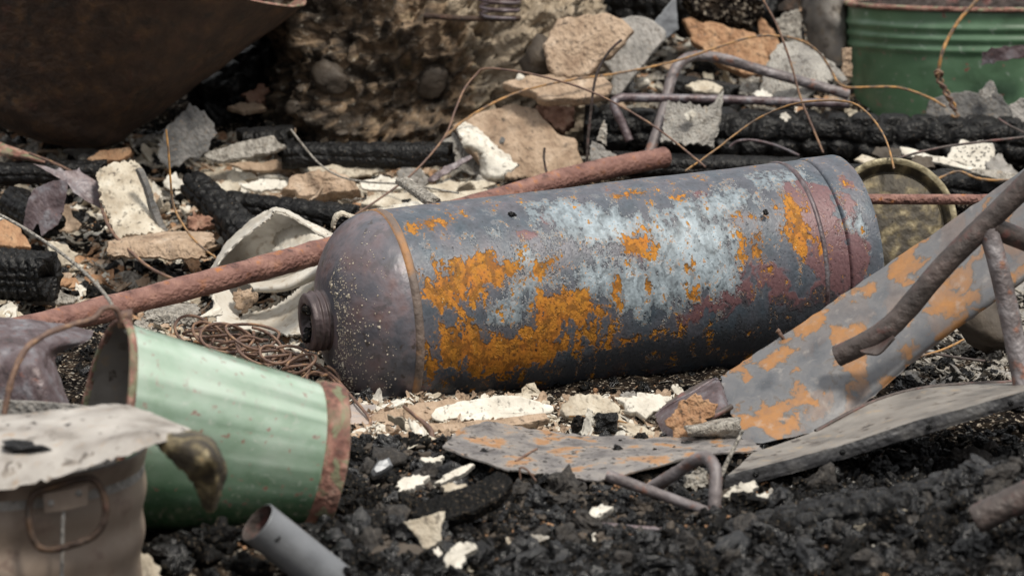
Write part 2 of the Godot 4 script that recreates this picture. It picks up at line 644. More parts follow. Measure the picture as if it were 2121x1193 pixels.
# flaking paint, rust and heat colours of the cylinder
func cylinder_material() -> StandardMaterial3D:
	var side := 1024
	var rust := field_image([[890, 462, 45, 16], [850, 480, 25, 12, 0.7], [960, 590, 95, 40, 1.3], [905, 630, 24, 40, 0.7], [950, 700, 45, 36, 0.9], [1000, 735, 120, 40, 1.4], [1060, 755, 60, 30, 1.1], [1150, 640, 62, 30, 1.5], [1125, 680, 30, 40, 1.2], [1215, 670, 40, 35, 1.0], [1310, 508, 42, 26, 1.3], [1290, 405, 34, 7, 1.3], [1130, 560, 70, 22, 0.8], [1020, 560, 35, 25, 0.9], [1262, 598, 10, 34, 1.2], [1328, 600, 9, 34, 1.2], [1545, 512, 26, 34, 1.5], [1625, 455, 30, 50, 1.0], [1640, 505, 20, 25, 1.0], [1430, 600, 34, 36, 0.7], [1390, 555, 30, 20, 0.6], [1310, 705, 60, 14, 0.7], [1250, 720, 70, 10, 0.6], [1000, 815, 120, 10, 0.6], [1680, 520, 16, 30, 0.7], [1450, 690, 10, 34, 0.8], [900, 770, 30, 25, 0.3], [960, 545, 60, 25, 0.5], [1395, 410, 14, 10, 1.0], [1180, 720, 50, 14, 0.7], [1560, 600, 20, 25, 0.5], [1480, 780, 60, 12, 0.5], [1520, 460, 30, 14, 0.6]], 160, side)
	var pale := field_image([[1190, 460, 80, 42], [1250, 480, 40, 30, 0.8], [1390, 480, 110, 50, 1.0], [1440, 540, 70, 55, 1.1], [1220, 590, 60, 50, 1.0], [1380, 600, 80, 55, 1.1], [1300, 610, 40, 50, 0.8], [1490, 590, 30, 30, 0.9], [1050, 660, 62, 36, 1.0], [1090, 545, 40, 30, 0.9], [1590, 370, 70, 22, 0.9], [1480, 420, 80, 25, 0.8], [1100, 600, 50, 30, 0.6], [1760, 470, 20, 25, 1.2], [1120, 430, 60, 20, 0.7], [1040, 590, 50, 40, 0.5], [1000, 500, 40, 30, 0.4]], 160, side)
	var red := field_image([[1475, 640, 48, 40, 1.2], [1120, 455, 12, 12, 1.2], [1700, 430, 40, 70, 0.7], [1720, 560, 30, 60, 0.7], [1080, 490, 20, 10, 1.0], [1600, 600, 70, 50, 0.7], [870, 740, 16, 90, 0.6], [1640, 390, 40, 20, 0.8], [1410, 400, 40, 20, 0.5], [1690, 500, 40, 110, 0.6], [1770, 520, 30, 130, 0.6], [1600, 700, 120, 40, 0.4], [1250, 800, 350, 16, 0.5]], 160, side)
	var soot_shade := field_image([[1250, 765, 330, 30], [1300, 725, 80, 26, 0.8], [1560, 690, 130, 60, 0.8], [1000, 800, 160, 20, 0.8], [950, 655, 40, 20, 0.6], [1700, 640, 60, 50, 0.7]], 160, side)  # lower flank darkened: underside shade put into the colour, along with oily grime
	var n1 := noise(0.009, 21, "fbm", 26.0).get_image(side, side).get_data()
	var n2 := noise(0.025, 22, "fbm", 14.0).get_image(side, side).get_data()
	var n3 := noise(0.1, 23, "fbm").get_image(side, side).get_data()
	var n4 := noise(0.016, 24, "ridge", 20.0).get_image(side, side).get_data()
	# drips run round the cylinder: a noise stretched along the angle
	var drip := noise(0.03, 25, "fbm").get_image(160, side)
	drip.resize(side, side, Image.INTERPOLATE_CUBIC)
	var n5 := drip.get_data()
	var out := PackedByteArray()
	out.resize(side * side * 4)
	var high := PackedByteArray()
	high.resize(side * side)
	var rough := PackedByteArray()
	rough.resize(side * side)
	var lut := PackedByteArray()
	for i in 1024:
		lut.append(int(clampf(Color(i / 1023.0, 0, 0).linear_to_srgb().r * 255.0, 0, 255)))
	for k in side * side:
		var j := k % side
		if j < 200 or j > 824:
			out[k * 4] = 70
			out[k * 4 + 1] = 68
			out[k * 4 + 2] = 72
			out[k * 4 + 3] = 255
			high[k] = 140
			rough[k] = 130
			continue
		var a := n1[k] / 255.0
		var b := n2[k] / 255.0
		var c := n3[k] / 255.0
		var e := n5[k] / 255.0
		var f := n4[k] / 255.0
		var w0 := 0.55 + 0.6 * b + 0.3 * (c - 0.5)
		var r := lerpf(0.068, 0.15, a) * w0
		var g := lerpf(0.098, 0.138, a) * w0
		var bl := lerpf(0.126, 0.162, a) * w0
		var h := 0.55 + 0.12 * b + 0.1 * c
		var ro := 0.4 + 0.2 * c
		if b + 0.35 * (c - 0.5) > 0.62:
			# bare spots where a paint layer has come off
			r = lerpf(r, 0.16, 0.6)
			g = lerpf(g, 0.165, 0.6)
			bl = lerpf(bl, 0.175, 0.6)
			h -= 0.1
		var sr := red[k] + (a - 0.5) * 1.5 + (b - 0.5) * 0.5 - 0.5
		if sr > 0.0:
			var t := minf(sr * 9.0, 1.0)
			r = lerpf(r, 0.11 + 0.07 * c, t)
			g = lerpf(g, 0.058 + 0.035 * c, t)
			bl = lerpf(bl, 0.064 + 0.035 * c, t)
			h += 0.08 * t
		var so := soot_shade[k] + (b - 0.5) * 1.6 - 0.4
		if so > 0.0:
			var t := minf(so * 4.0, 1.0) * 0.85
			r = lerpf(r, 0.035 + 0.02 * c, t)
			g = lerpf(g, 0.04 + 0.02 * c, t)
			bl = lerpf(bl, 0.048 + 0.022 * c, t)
		var sp := pale[k] * 0.95 + (b - 0.5) * 1.3 + (c - 0.5) * 0.4 + (e - 0.5) * 0.9 - 0.41
		if sp > 0.0:
			var t := minf(sp * 5.0, 1.0) * (0.82 + 0.18 * c)
			var w := 0.16 + 0.36 * minf(sp, 0.9) * (0.15 + 0.75 * b + 0.35 * e + 0.3 * (c - 0.5))
			if f > 0.74:
				w *= 0.6
			r = lerpf(r, w * 0.8, t)
			g = lerpf(g, w * 0.96, t)
			bl = lerpf(bl, w * 1.07, t)
			h += 0.1 * t
			ro += 0.06 * t
			if sp < 0.05 and c > 0.4:
				# lifted rim of the flaking layer
				r = maxf(r, 0.34 * c + 0.1)
				g = maxf(g, 0.36 * c + 0.1)
				bl = maxf(bl, 0.37 * c + 0.1)
				h += 0.12
		elif sp > -0.07:
			r *= 0.62
			g *= 0.62
			bl *= 0.62
			h -= 0.08
		var s := rust[k] * 0.85 + (b - 0.5) * 1.7 + (c - 0.5) * 0.8 + (e - 0.5) * 0.9 + (a - 0.5) * 0.6 - 0.64
		if s > -0.05:
			var t := clampf((s + 0.05) * 14.0, 0.0, 1.0)
			var v := 0.5 + 0.6 * c + 0.3 * (e - 0.5) + 0.25 * (a - 0.5)
			var dark := 1.0 if s > 0.04 else 0.5
			if f > 0.64 and s < 1.1:
				dark *= 0.6
			elif c < 0.3 and b < 0.55:
				dark *= 0.5
			r = lerpf(r, 0.46 * v * dark, t)
			g = lerpf(g, (0.15 + 0.06 * b) * v * dark, t)
			bl = lerpf(bl, 0.018 * v * dark, t)
			h -= 0.16 * t
			ro += 0.25 * t
		elif s > -0.42:
			var t := (s + 0.42) / 0.42 * (0.15 + 0.6 * c)
			r = lerpf(r, 0.19, t)
			g = lerpf(g, 0.1, t)
			bl = lerpf(bl, 0.055, t)
			if s > -0.3 and c > 0.7:
				r = lerpf(r, 0.36, 0.75)
				g = lerpf(g, 0.15, 0.75)
				bl = lerpf(bl, 0.03, 0.75)
		if c > 0.84 and b > 0.5:
			r = 0.42
			g = 0.42
			bl = 0.4
			h += 0.12
		elif c < 0.17:
			r *= 0.35
			g *= 0.35
			bl *= 0.35
			h -= 0.1
		out[k * 4] = lut[int(clampf(r, 0, 1) * 1023.0)]
		out[k * 4 + 1] = lut[int(clampf(g, 0, 1) * 1023.0)]
		out[k * 4 + 2] = lut[int(clampf(bl, 0, 1) * 1023.0)]
		out[k * 4 + 3] = 255
		high[k] = int(clampf(h, 0, 1) * 255.0)
		rough[k] = int(clampf(ro, 0, 1) * 255.0)
	var m := StandardMaterial3D.new()
	m.albedo_texture = ImageTexture.create_from_image(Image.create_from_data(side, side, false, Image.FORMAT_RGBA8, out))
	m.roughness_texture = ImageTexture.create_from_image(Image.create_from_data(side, side, false, Image.FORMAT_L8, rough))
	m.roughness_texture_channel = BaseMaterial3D.TEXTURE_CHANNEL_RED
	m.roughness = 1.0
	m.heightmap_enabled = true
	m.heightmap_texture = ImageTexture.create_from_image(Image.create_from_data(side, side, false, Image.FORMAT_L8, high))
	m.heightmap_scale = 0.45
	m.metallic = 0.1
	m.metallic_specular = 0.5
	return m

func materials() -> void:
	var clear := lin(0, 0, 0, 0)
	M.soil = mat([[0.0, lin(0.006, 0.005, 0.005)], [0.45, lin(0.012, 0.01, 0.009)], [0.7, lin(0.03, 0.022, 0.016)], [1.0, lin(0.09, 0.066, 0.048)]], {"freq": 0.03, "seed": 1, "rough": 0.95, "spec": 0.1, "bump": 1.2, "bumpname": "grain", "det": [[0.0, clear], [0.66, lin(0.3, 0.25, 0.2, 0)], [0.7, lin(0.34, 0.29, 0.23, 0.9)], [1.0, lin(0.5, 0.45, 0.38, 1)]], "dfreq": 0.06})
	M.char = mat([[0.0, lin(0.003, 0.003, 0.003)], [0.5, lin(0.005, 0.005, 0.005)], [0.8, lin(0.012, 0.011, 0.011)], [1.0, lin(0.045, 0.04, 0.034)]], {"freq": 0.03, "seed": 2, "rough": 0.55, "spec": 0.22, "bump": 0.5, "bumpname": "wood", "scale": 4.0, "det": [[0.0, clear], [0.74, lin(0.2, 0.15, 0.1, 0)], [0.82, lin(0.22, 0.17, 0.12, 0.7)], [1.0, lin(0.4, 0.36, 0.3, 1)]], "dfreq": 0.09, "dscale": 4.0})
	M.coal = mat([[0.0, lin(0.003, 0.003, 0.0035)], [0.6, lin(0.005, 0.005, 0.0055)], [1.0, lin(0.02, 0.02, 0.022)]], {"freq": 0.02, "seed": 3, "rough": 0.32, "spec": 0.36, "bump": 0.35, "bumpname": "wood", "scale": 7.0})
	M.gloss = mat([[0.0, lin(0.003, 0.003, 0.0035)], [0.6, lin(0.006, 0.006, 0.0065)], [1.0, lin(0.03, 0.03, 0.033)]], {"freq": 0.02, "seed": 42, "rough": 0.26, "spec": 0.5, "bump": 0.25, "bumpname": "wood", "scale": 8.0})
	M.beam = mat([[0.0, lin(0.003, 0.003, 0.003)], [0.6, lin(0.007, 0.007, 0.0075)], [1.0, lin(0.03, 0.028, 0.026)]], {"freq": 0.03, "seed": 43, "rough": 0.45, "spec": 0.36, "bump": 0.3, "bumpname": "wood", "scale": 4.0, "det": [[0.0, clear], [0.8, lin(0.2, 0.15, 0.1, 0)], [0.86, lin(0.22, 0.17, 0.12, 0.7)], [1.0, lin(0.4, 0.36, 0.3, 1)]], "dfreq": 0.09, "dscale": 4.0})
	M.ashcoal = mat([[0.0, lin(0.008, 0.007, 0.007)], [0.6, lin(0.03, 0.026, 0.023)], [1.0, lin(0.15, 0.13, 0.11)]], {"freq": 0.03, "seed": 4, "rough": 0.8, "bump": 0.4, "scale": 5.0})
	var dirt := [[0.0, lin(0.02, 0.017, 0.015, 0.95)], [0.2, lin(0.06, 0.05, 0.04, 0.75)], [0.34, lin(0.1, 0.08, 0.06, 0.0)], [0.72, lin(0.3, 0.22, 0.14, 0.0)], [0.85, lin(0.34, 0.24, 0.15, 0.5)], [1.0, lin(0.3, 0.2, 0.12, 0.7)]]
	M.cream = mat([[0.0, lin(0.26, 0.21, 0.15)], [0.35, lin(0.42, 0.365, 0.285)], [0.7, lin(0.54, 0.49, 0.4)], [1.0, lin(0.66, 0.63, 0.55)]], {"freq": 0.012, "seed": 5, "bump": 0.35, "det": dirt, "dfreq": 0.035, "scale": 3.0})
	M.white = mat([[0.0, lin(0.38, 0.34, 0.28)], [0.4, lin(0.58, 0.545, 0.475)], [1.0, lin(0.76, 0.74, 0.68)]], {"freq": 0.012, "seed": 6, "bump": 0.25, "det": [[0.0, lin(0.015, 0.014, 0.013, 1)], [0.2, lin(0.05, 0.045, 0.04, 0.9)], [0.3, lin(0.2, 0.17, 0.14, 0.0)], [1.0, lin(0.5, 0.45, 0.4, 0.0)]], "dfreq": 0.04, "scale": 3.0})
	M.tan = mat([[0.0, lin(0.2, 0.13, 0.085)], [0.4, lin(0.34, 0.245, 0.17)], [0.75, lin(0.44, 0.33, 0.24)], [1.0, lin(0.56, 0.46, 0.36)]], {"freq": 0.014, "seed": 7, "bump": 0.5, "det": dirt, "dfreq": 0.05, "scale": 3.0})
	M.ochre = mat([[0.0, lin(0.15, 0.075, 0.038)], [0.4, lin(0.33, 0.18, 0.095)], [0.75, lin(0.42, 0.26, 0.15)], [1.0, lin(0.5, 0.35, 0.23)]], {"freq": 0.016, "seed": 8, "bump": 0.6, "det": dirt, "dfreq": 0.05, "scale": 3.0})
	M.grey = mat([[0.0, lin(0.1, 0.095, 0.09)], [0.4, lin(0.24, 0.23, 0.215)], [0.75, lin(0.34, 0.32, 0.3)], [1.0, lin(0.45, 0.43, 0.4)]], {"freq": 0.014, "seed": 9, "bump": 0.4, "det": dirt, "dfreq": 0.05, "scale": 3.0})
	M.slate = mat([[0.0, lin(0.045, 0.045, 0.048)], [0.5, lin(0.12, 0.118, 0.115)], [1.0, lin(0.22, 0.21, 0.2)]], {"freq": 0.014, "seed": 10, "bump": 0.4, "det": dirt, "dfreq": 0.06, "scale": 3.0})
	M.bark = mat([[0.0, lin(0.09, 0.08, 0.068)], [0.4, lin(0.26, 0.24, 0.21)], [0.75, lin(0.4, 0.375, 0.335)], [1.0, lin(0.5, 0.47, 0.42)]], {"freq": 0.03, "seed": 11, "kind": "fbm", "bump": 0.8, "bumpname": "wood", "det": dirt, "dfreq": 0.03, "scale": 4.0})
	M.weave = mat([[0.0, lin(0.16, 0.15, 0.14)], [0.5, lin(0.3, 0.285, 0.26)], [1.0, lin(0.44, 0.42, 0.38)]], {"freq": 0.012, "seed": 12, "bump": 0.5, "bumpname": "fine", "det": dirt, "dfreq": 0.03, "scale": 3.0})
	M.lining = mat([[0.0, lin(0.38, 0.34, 0.28)], [0.4, lin(0.55, 0.52, 0.46)], [1.0, lin(0.68, 0.66, 0.61)]], {"freq": 0.008, "seed": 13, "rough": 0.6, "bump": 0.1, "bumpname": "soft", "det": [[0.0, lin(0.06, 0.045, 0.035, 0.9)], [0.2, lin(0.22, 0.16, 0.1, 0.6)], [0.4, lin(0.4, 0.3, 0.2, 0)], [0.7, lin(0.4, 0.3, 0.2, 0)], [1, lin(0.34, 0.25, 0.16, 0.7)]], "dfreq": 0.03})
	M.piperust = mat([[0.0, lin(0.07, 0.028, 0.022)], [0.35, lin(0.17, 0.082, 0.066)], [0.65, lin(0.24, 0.125, 0.1)], [1.0, lin(0.36, 0.2, 0.15)]], {"freq": 0.02, "seed": 14, "rough": 0.75, "bump": 0.3, "bumpname": "fine", "det": [[0.0, lin(0.05, 0.025, 0.022, 0.9)], [0.22, lin(0.06, 0.03, 0.028, 0.7)], [0.3, lin(0.1, 0.05, 0.04, 0)], [0.68, lin(0.35, 0.12, 0.03, 0)], [0.85, lin(0.38, 0.14, 0.03, 0.8)], [1, lin(0.42, 0.16, 0.04, 0.9)]], "dfreq": 0.02, "dscale": 3.0})
	M.mauve = mat([[0.0, lin(0.03, 0.02, 0.021)], [0.35, lin(0.08, 0.054, 0.058)], [0.55, lin(0.125, 0.098, 0.106)], [0.75, lin(0.15, 0.14, 0.155)], [1.0, lin(0.25, 0.23, 0.245)]], {"freq": 0.016, "seed": 15, "warp": 18.0, "rough": 0.46, "metal": 0.2, "bump": 0.15, "bumpname": "grain", "scale": 3.0, "det": [[0.0, lin(0.02, 0.017, 0.017, 0.95)], [0.2, lin(0.03, 0.025, 0.025, 0.8)], [0.27, lin(0.1, 0.07, 0.07, 0)], [0.7, lin(0.2, 0.08, 0.06, 0)], [1, lin(0.26, 0.1, 0.07, 0.7)]], "dfreq": 0.045})
	M.swirl = mat([[0.0, lin(0.055, 0.06, 0.07)], [0.25, lin(0.1, 0.105, 0.116)], [0.52, lin(0.145, 0.143, 0.148)], [0.562, lin(0.1, 0.085, 0.075)], [0.575, lin(0.26, 0.13, 0.055)], [0.72, lin(0.34, 0.155, 0.045)], [0.85, lin(0.3, 0.16, 0.075)], [1.0, lin(0.18, 0.15, 0.13)]], {"freq": 0.009, "seed": 16, "warp": 44.0, "rough": 0.5, "metal": 0.12, "bump": 0.08, "bumpname": "grain", "scale": 2.2, "det": [[0.0, lin(0.05, 0.045, 0.04, 0.9)], [0.14, lin(0.1, 0.09, 0.08, 0.5)], [0.3, lin(0.2, 0.18, 0.16, 0)], [0.7, lin(0.4, 0.36, 0.32, 0.0)], [1.0, lin(0.4, 0.36, 0.32, 0.5)]], "dfreq": 0.02})
	M.flatrust = mat([[0.0, lin(0.07, 0.066, 0.068)], [0.35, lin(0.17, 0.158, 0.155)], [0.6, lin(0.25, 0.228, 0.21)], [0.68, lin(0.33, 0.2, 0.12)], [0.8, lin(0.34, 0.17, 0.07)], [1.0, lin(0.19, 0.155, 0.13)]], {"freq": 0.016, "seed": 17, "warp": 30.0, "rough": 0.55, "metal": 0.1, "bump": 0.35, "bumpname": "grain", "det": [[0.0, lin(0.015, 0.014, 0.014, 1)], [0.25, lin(0.04, 0.036, 0.034, 0.9)], [0.34, lin(0.2, 0.17, 0.14, 0)], [1, lin(0.2, 0.17, 0.14, 0)]], "dfreq": 0.035})
	M.flange = mat([[0.0, lin(0.02, 0.02, 0.021)], [0.5, lin(0.05, 0.05, 0.054)], [0.75, lin(0.11, 0.107, 0.105)], [0.88, lin(0.3, 0.19, 0.1)], [1.0, lin(0.42, 0.24, 0.1)]], {"freq": 0.012, "seed": 18, "rough": 0.5, "metal": 0.1, "bump": 0.3})
	M.palesheet = mat([[0.0, lin(0.085, 0.079, 0.073)], [0.45, lin(0.19, 0.174, 0.157)], [1.0, lin(0.31, 0.287, 0.26)]], {"freq": 0.008, "seed": 19, "rough": 0.6, "bump": 0.2, "bumpname": "soft", "det": [[0.0, lin(0.02, 0.018, 0.016, 0.95)], [0.24, lin(0.05, 0.04, 0.035, 0.8)], [0.36, lin(0.2, 0.15, 0.1, 0)], [0.7, lin(0.34, 0.26, 0.17, 0)], [1, lin(0.34, 0.24, 0.14, 0.7)]], "dfreq": 0.016})
	M.lid = mat([[0.0, lin(0.16, 0.14, 0.12)], [0.4, lin(0.33, 0.305, 0.28)], [1.0, lin(0.5, 0.475, 0.44)]], {"freq": 0.01, "seed": 41, "rough": 0.6, "bump": 0.2, "bumpname": "soft", "det": [[0.0, lin(0.015, 0.013, 0.012, 0.97)], [0.2, lin(0.04, 0.033, 0.028, 0.9)], [0.27, lin(0.2, 0.15, 0.1, 0)], [0.68, lin(0.34, 0.22, 0.12, 0)], [1, lin(0.3, 0.17, 0.08, 0.8)]], "dfreq": 0.02})
	M.brownrust = mat([[0.0, lin(0.018, 0.011, 0.008)], [0.4, lin(0.045, 0.027, 0.019)], [0.7, lin(0.075, 0.043, 0.026)], [1.0, lin(0.16, 0.085, 0.036)]], {"freq": 0.02, "seed": 20, "warp": 16.0, "rough": 0.75, "bump": 0.3, "det": [[0.0, lin(0.012, 0.012, 0.012, 0.9)], [0.3, lin(0.02, 0.018, 0.016, 0.6)], [0.42, lin(0.1, 0.06, 0.04, 0)], [0.7, lin(0.12, 0.05, 0.035, 0)], [1, lin(0.15, 0.055, 0.04, 0.7)]], "dfreq": 0.02, "dscale": 2.0})
	M.wirerust = mat([[0.0, lin(0.05, 0.03, 0.026)], [0.4, lin(0.11, 0.065, 0.052)], [0.65, lin(0.2, 0.12, 0.08)], [0.85, lin(0.34, 0.2, 0.1)], [1.0, lin(0.42, 0.24, 0.1)]], {"freq": 0.04, "seed": 21, "rough": 0.65, "bump": 0.1, "bumpname": "fine"})
	M.wireorange = mat([[0.0, lin(0.07, 0.06, 0.055)], [0.35, lin(0.12, 0.085, 0.065)], [0.5, lin(0.28, 0.16, 0.07)], [0.7, lin(0.44, 0.23, 0.07)], [1.0, lin(0.48, 0.3, 0.14)]], {"freq": 0.04, "seed": 22, "rough": 0.65, "bump": 0.1, "bumpname": "fine"})
	M.steel = mat([[0.0, lin(0.06, 0.05, 0.05)], [0.4, lin(0.135, 0.115, 0.115)], [0.7, lin(0.21, 0.19, 0.195)], [1.0, lin(0.32, 0.3, 0.31)]], {"freq": 0.016, "seed": 23, "rough": 0.55, "metal": 0.15, "bump": 0.3, "bumpname": "grain", "det": [[0.0, lin(0.1, 0.06, 0.05, 0)], [0.64, lin(0.2, 0.1, 0.07, 0)], [0.8, lin(0.24, 0.11, 0.08, 0.8)], [1, lin(0.36, 0.18, 0.07, 0.9)]], "dfreq": 0.02})
	M.darksteel = mat([[0.0, lin(0.03, 0.024, 0.022)], [0.5, lin(0.075, 0.06, 0.055)], [1.0, lin(0.15, 0.11, 0.1)]], {"freq": 0.02, "seed": 24, "rough": 0.55, "metal": 0.15, "bump": 0.3, "bumpname": "grain", "det": [[0.0, lin(0.1, 0.06, 0.05, 0)], [0.62, lin(0.2, 0.09, 0.08, 0)], [0.85, lin(0.2, 0.085, 0.075, 0.8)], [1, lin(0.2, 0.085, 0.075, 0.8)]], "dfreq": 0.014})
	M.zinc = mat([[0.0, lin(0.1, 0.105, 0.115)], [0.5, lin(0.2, 0.21, 0.225)], [1.0, lin(0.3, 0.31, 0.33)]], {"freq": 0.012, "seed": 25, "rough": 0.45, "metal": 0.4, "bump": 0.1, "bumpname": "soft"})
	M.green = mat([[0.0, lin(0.042, 0.085, 0.044)], [0.4, lin(0.07, 0.14, 0.076)], [0.75, lin(0.085, 0.165, 0.092)], [1.0, lin(0.15, 0.22, 0.15)]], {"freq": 0.01, "seed": 26, "rough": 0.36, "spec": 0.55, "bump": 0.06, "bumpname": "soft", "det": [[0.0, lin(0.1, 0.03, 0.02, 0.95)], [0.13, lin(0.22, 0.09, 0.06, 0.9)], [0.17, lin(0.22, 0.2, 0.16, 0.1)], [0.24, lin(0.2, 0.2, 0.2, 0)], [0.74, lin(0.4, 0.42, 0.4, 0)], [1, lin(0.5, 0.52, 0.5, 0.55)]], "dfreq": 0.022, "dscale": 3.0})
	M.mint = mat([[0.0, lin(0.5, 0.62, 0.5)], [0.35, lin(0.72, 0.82, 0.74)], [0.7, lin(0.9, 0.94, 0.9)], [1.0, lin(1.0, 1.0, 1.0)]], {"freq": 0.012, "seed": 27, "rough": 0.3, "spec": 0.8, "bump": 0.06, "bumpname": "soft", "det": [[0.0, lin(0.07, 0.02, 0.015, 0.95)], [0.2, lin(0.24, 0.1, 0.075, 0.9)], [0.25, lin(0.3, 0.25, 0.2, 0.15)], [0.34, lin(0.2, 0.2, 0.2, 0)], [0.7, lin(0.5, 0.5, 0.46, 0)], [1, lin(0.5, 0.5, 0.46, 0.5)]], "dfreq": 0.03, "dscale": 3.3})
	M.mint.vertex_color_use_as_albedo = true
	M.pinkrust = mat([[0.0, lin(0.04, 0.02, 0.016)], [0.3, lin(0.13, 0.055, 0.042)], [0.5, lin(0.25, 0.12, 0.09)], [0.7, lin(0.36, 0.21, 0.165)], [1.0, lin(0.3, 0.3, 0.22)]], {"freq": 0.02, "seed": 28, "rough": 0.8, "bump": 0.3, "det": [[0.0, lin(0.03, 0.016, 0.012, 0.9)], [0.28, lin(0.06, 0.03, 0.022, 0.6)], [0.4, lin(0.1, 0.06, 0.05, 0)], [0.52, lin(0.1, 0.13, 0.07, 0)], [0.66, lin(0.16, 0.19, 0.11, 0.8)], [1, lin(0.2, 0.22, 0.14, 0.85)]], "dfreq": 0.02})
	M.tin = mat([[0.0, lin(0.14, 0.1, 0.075)], [0.4, lin(0.24, 0.185, 0.145)], [1.0, lin(0.33, 0.265, 0.215)]], {"freq": 0.008, "seed": 29, "rough": 0.55, "bump": 0.1, "bumpname": "soft", "det": [[0.0, lin(0.07, 0.04, 0.03, 0.8)], [0.24, lin(0.16, 0.1, 0.08, 0.4)], [0.36, lin(0.3, 0.2, 0.15, 0)], [1, lin(0.3, 0.2, 0.15, 0)]], "dfreq": 0.014})
	M.brass = mat([[0.0, lin(0.016, 0.013, 0.009)], [0.45, lin(0.05, 0.04, 0.026)], [0.65, lin(0.12, 0.095, 0.05)], [0.8, lin(0.24, 0.2, 0.12)], [1.0, lin(0.3, 0.17, 0.06)]], {"freq": 0.03, "seed": 30, "warp": 10.0, "rough": 0.6, "metal": 0.2, "bump": 0.2})
	M.brassrim = mat([[0.0, lin(0.06, 0.05, 0.028)], [0.5, lin(0.22, 0.185, 0.11)], [1.0, lin(0.42, 0.38, 0.26)]], {"freq": 0.03, "seed": 31, "rough": 0.5, "metal": 0.25, "bump": 0.2})
	M.dome = mat([[0.0, lin(0.05, 0.058, 0.075)], [0.35, lin(0.1, 0.1, 0.118)], [0.6, lin(0.16, 0.13, 0.142)], [0.8, lin(0.15, 0.1, 0.1)], [1.0, lin(0.2, 0.13, 0.115)]], {"freq": 0.014, "seed": 32, "warp": 24.0, "rough": 0.42, "metal": 0.12, "bump": 0.1, "bumpname": "grain", "det": [[0.0, lin(0.03, 0.025, 0.022, 0.9)], [0.2, lin(0.05, 0.04, 0.035, 0.8)], [0.25, lin(0.07, 0.05, 0.05, 0)], [0.66, lin(0.06, 0.065, 0.075, 0)], [0.72, lin(0.06, 0.06, 0.066, 0.45)], [1, lin(0.07, 0.06, 0.055, 0.6)]], "dfreq": 0.02, "dscale": 3.0})
	M.weld = mat([[0.0, lin(0.1, 0.08, 0.07)], [0.4, lin(0.16, 0.12, 0.1)], [0.55, lin(0.34, 0.17, 0.07)], [1.0, lin(0.42, 0.2, 0.06)]], {"freq": 0.008, "seed": 33, "rough": 0.7, "bump": 0.3})
	M.neck = mat([[0.0, lin(0.03, 0.024, 0.025)], [0.6, lin(0.075, 0.055, 0.058)], [1.0, lin(0.13, 0.1, 0.1)]], {"freq": 0.02, "seed": 34, "rough": 0.5, "metal": 0.15, "bump": 0.2})
	M.concrete = mat([[0.0, lin(0.19, 0.15, 0.105)], [0.35, lin(0.28, 0.225, 0.16)], [0.65, lin(0.35, 0.285, 0.21)], [1.0, lin(0.45, 0.385, 0.3)]], {"freq": 0.04, "seed": 35, "rough": 0.9, "bump": 0.7, "det": [[0.0, lin(0.05, 0.035, 0.025, 0.7)], [0.24, lin(0.08, 0.055, 0.04, 0.4)], [0.36, lin(0.1, 0.1, 0.1, 0)], [0.72, lin(0.4, 0.36, 0.3, 0)], [1, lin(0.55, 0.5, 0.42, 0.9)]], "dfreq": 0.03})
	M.concrete.vertex_color_use_as_albedo = true
	M.stone = mat([[0.0, lin(0.03, 0.023, 0.017)], [0.6, lin(0.06, 0.046, 0.034)], [1.0, lin(0.11, 0.085, 0.06)]], {"freq": 0.01, "seed": 36, "rough": 0.7, "bump": 0.2})
	M.brick = mat([[0.0, lin(0.12, 0.055, 0.038)], [0.5, lin(0.29, 0.16, 0.11)], [1.0, lin(0.45, 0.32, 0.24)]], {"freq": 0.03, "seed": 37, "rough": 0.9, "bump": 0.6})
	M.copper = mat([[0.0, lin(0.25, 0.23, 0.22)], [0.5, lin(0.38, 0.34, 0.32)], [0.72, lin(0.44, 0.35, 0.29)], [1.0, lin(0.5, 0.26, 0.13)]], {"freq": 0.012, "seed": 38, "rough": 0.6, "metal": 0.1, "bump": 0.2})

# ---------------------------------------------------------------- the scene
func _ready() -> void:
	view_and_light()
	fbm.seed = 11
	fbm.frequency = 0.01
	fbm.fractal_octaves = 4
	cells.seed = 12
	cells.frequency = 0.01
	cells.noise_type = FastNoiseLite.TYPE_CELLULAR
	cells.cellular_return_type = FastNoiseLite.RETURN_DISTANCE2_SUB
	cells.fractal_type = FastNoiseLite.FRACTAL_NONE
	rng.seed = 20240
	materials()
	ground()
	foundation_block()
	cylinder()
	drum()
	green_bucket()
	pale_tin()
	green_tub()
	lining()
	beams()
	pipes()
	metal_sheets()
	slabs_behind()
	slabs_left()
	slabs_front()
	wires()
	springs()
	small_things()
	scatter()

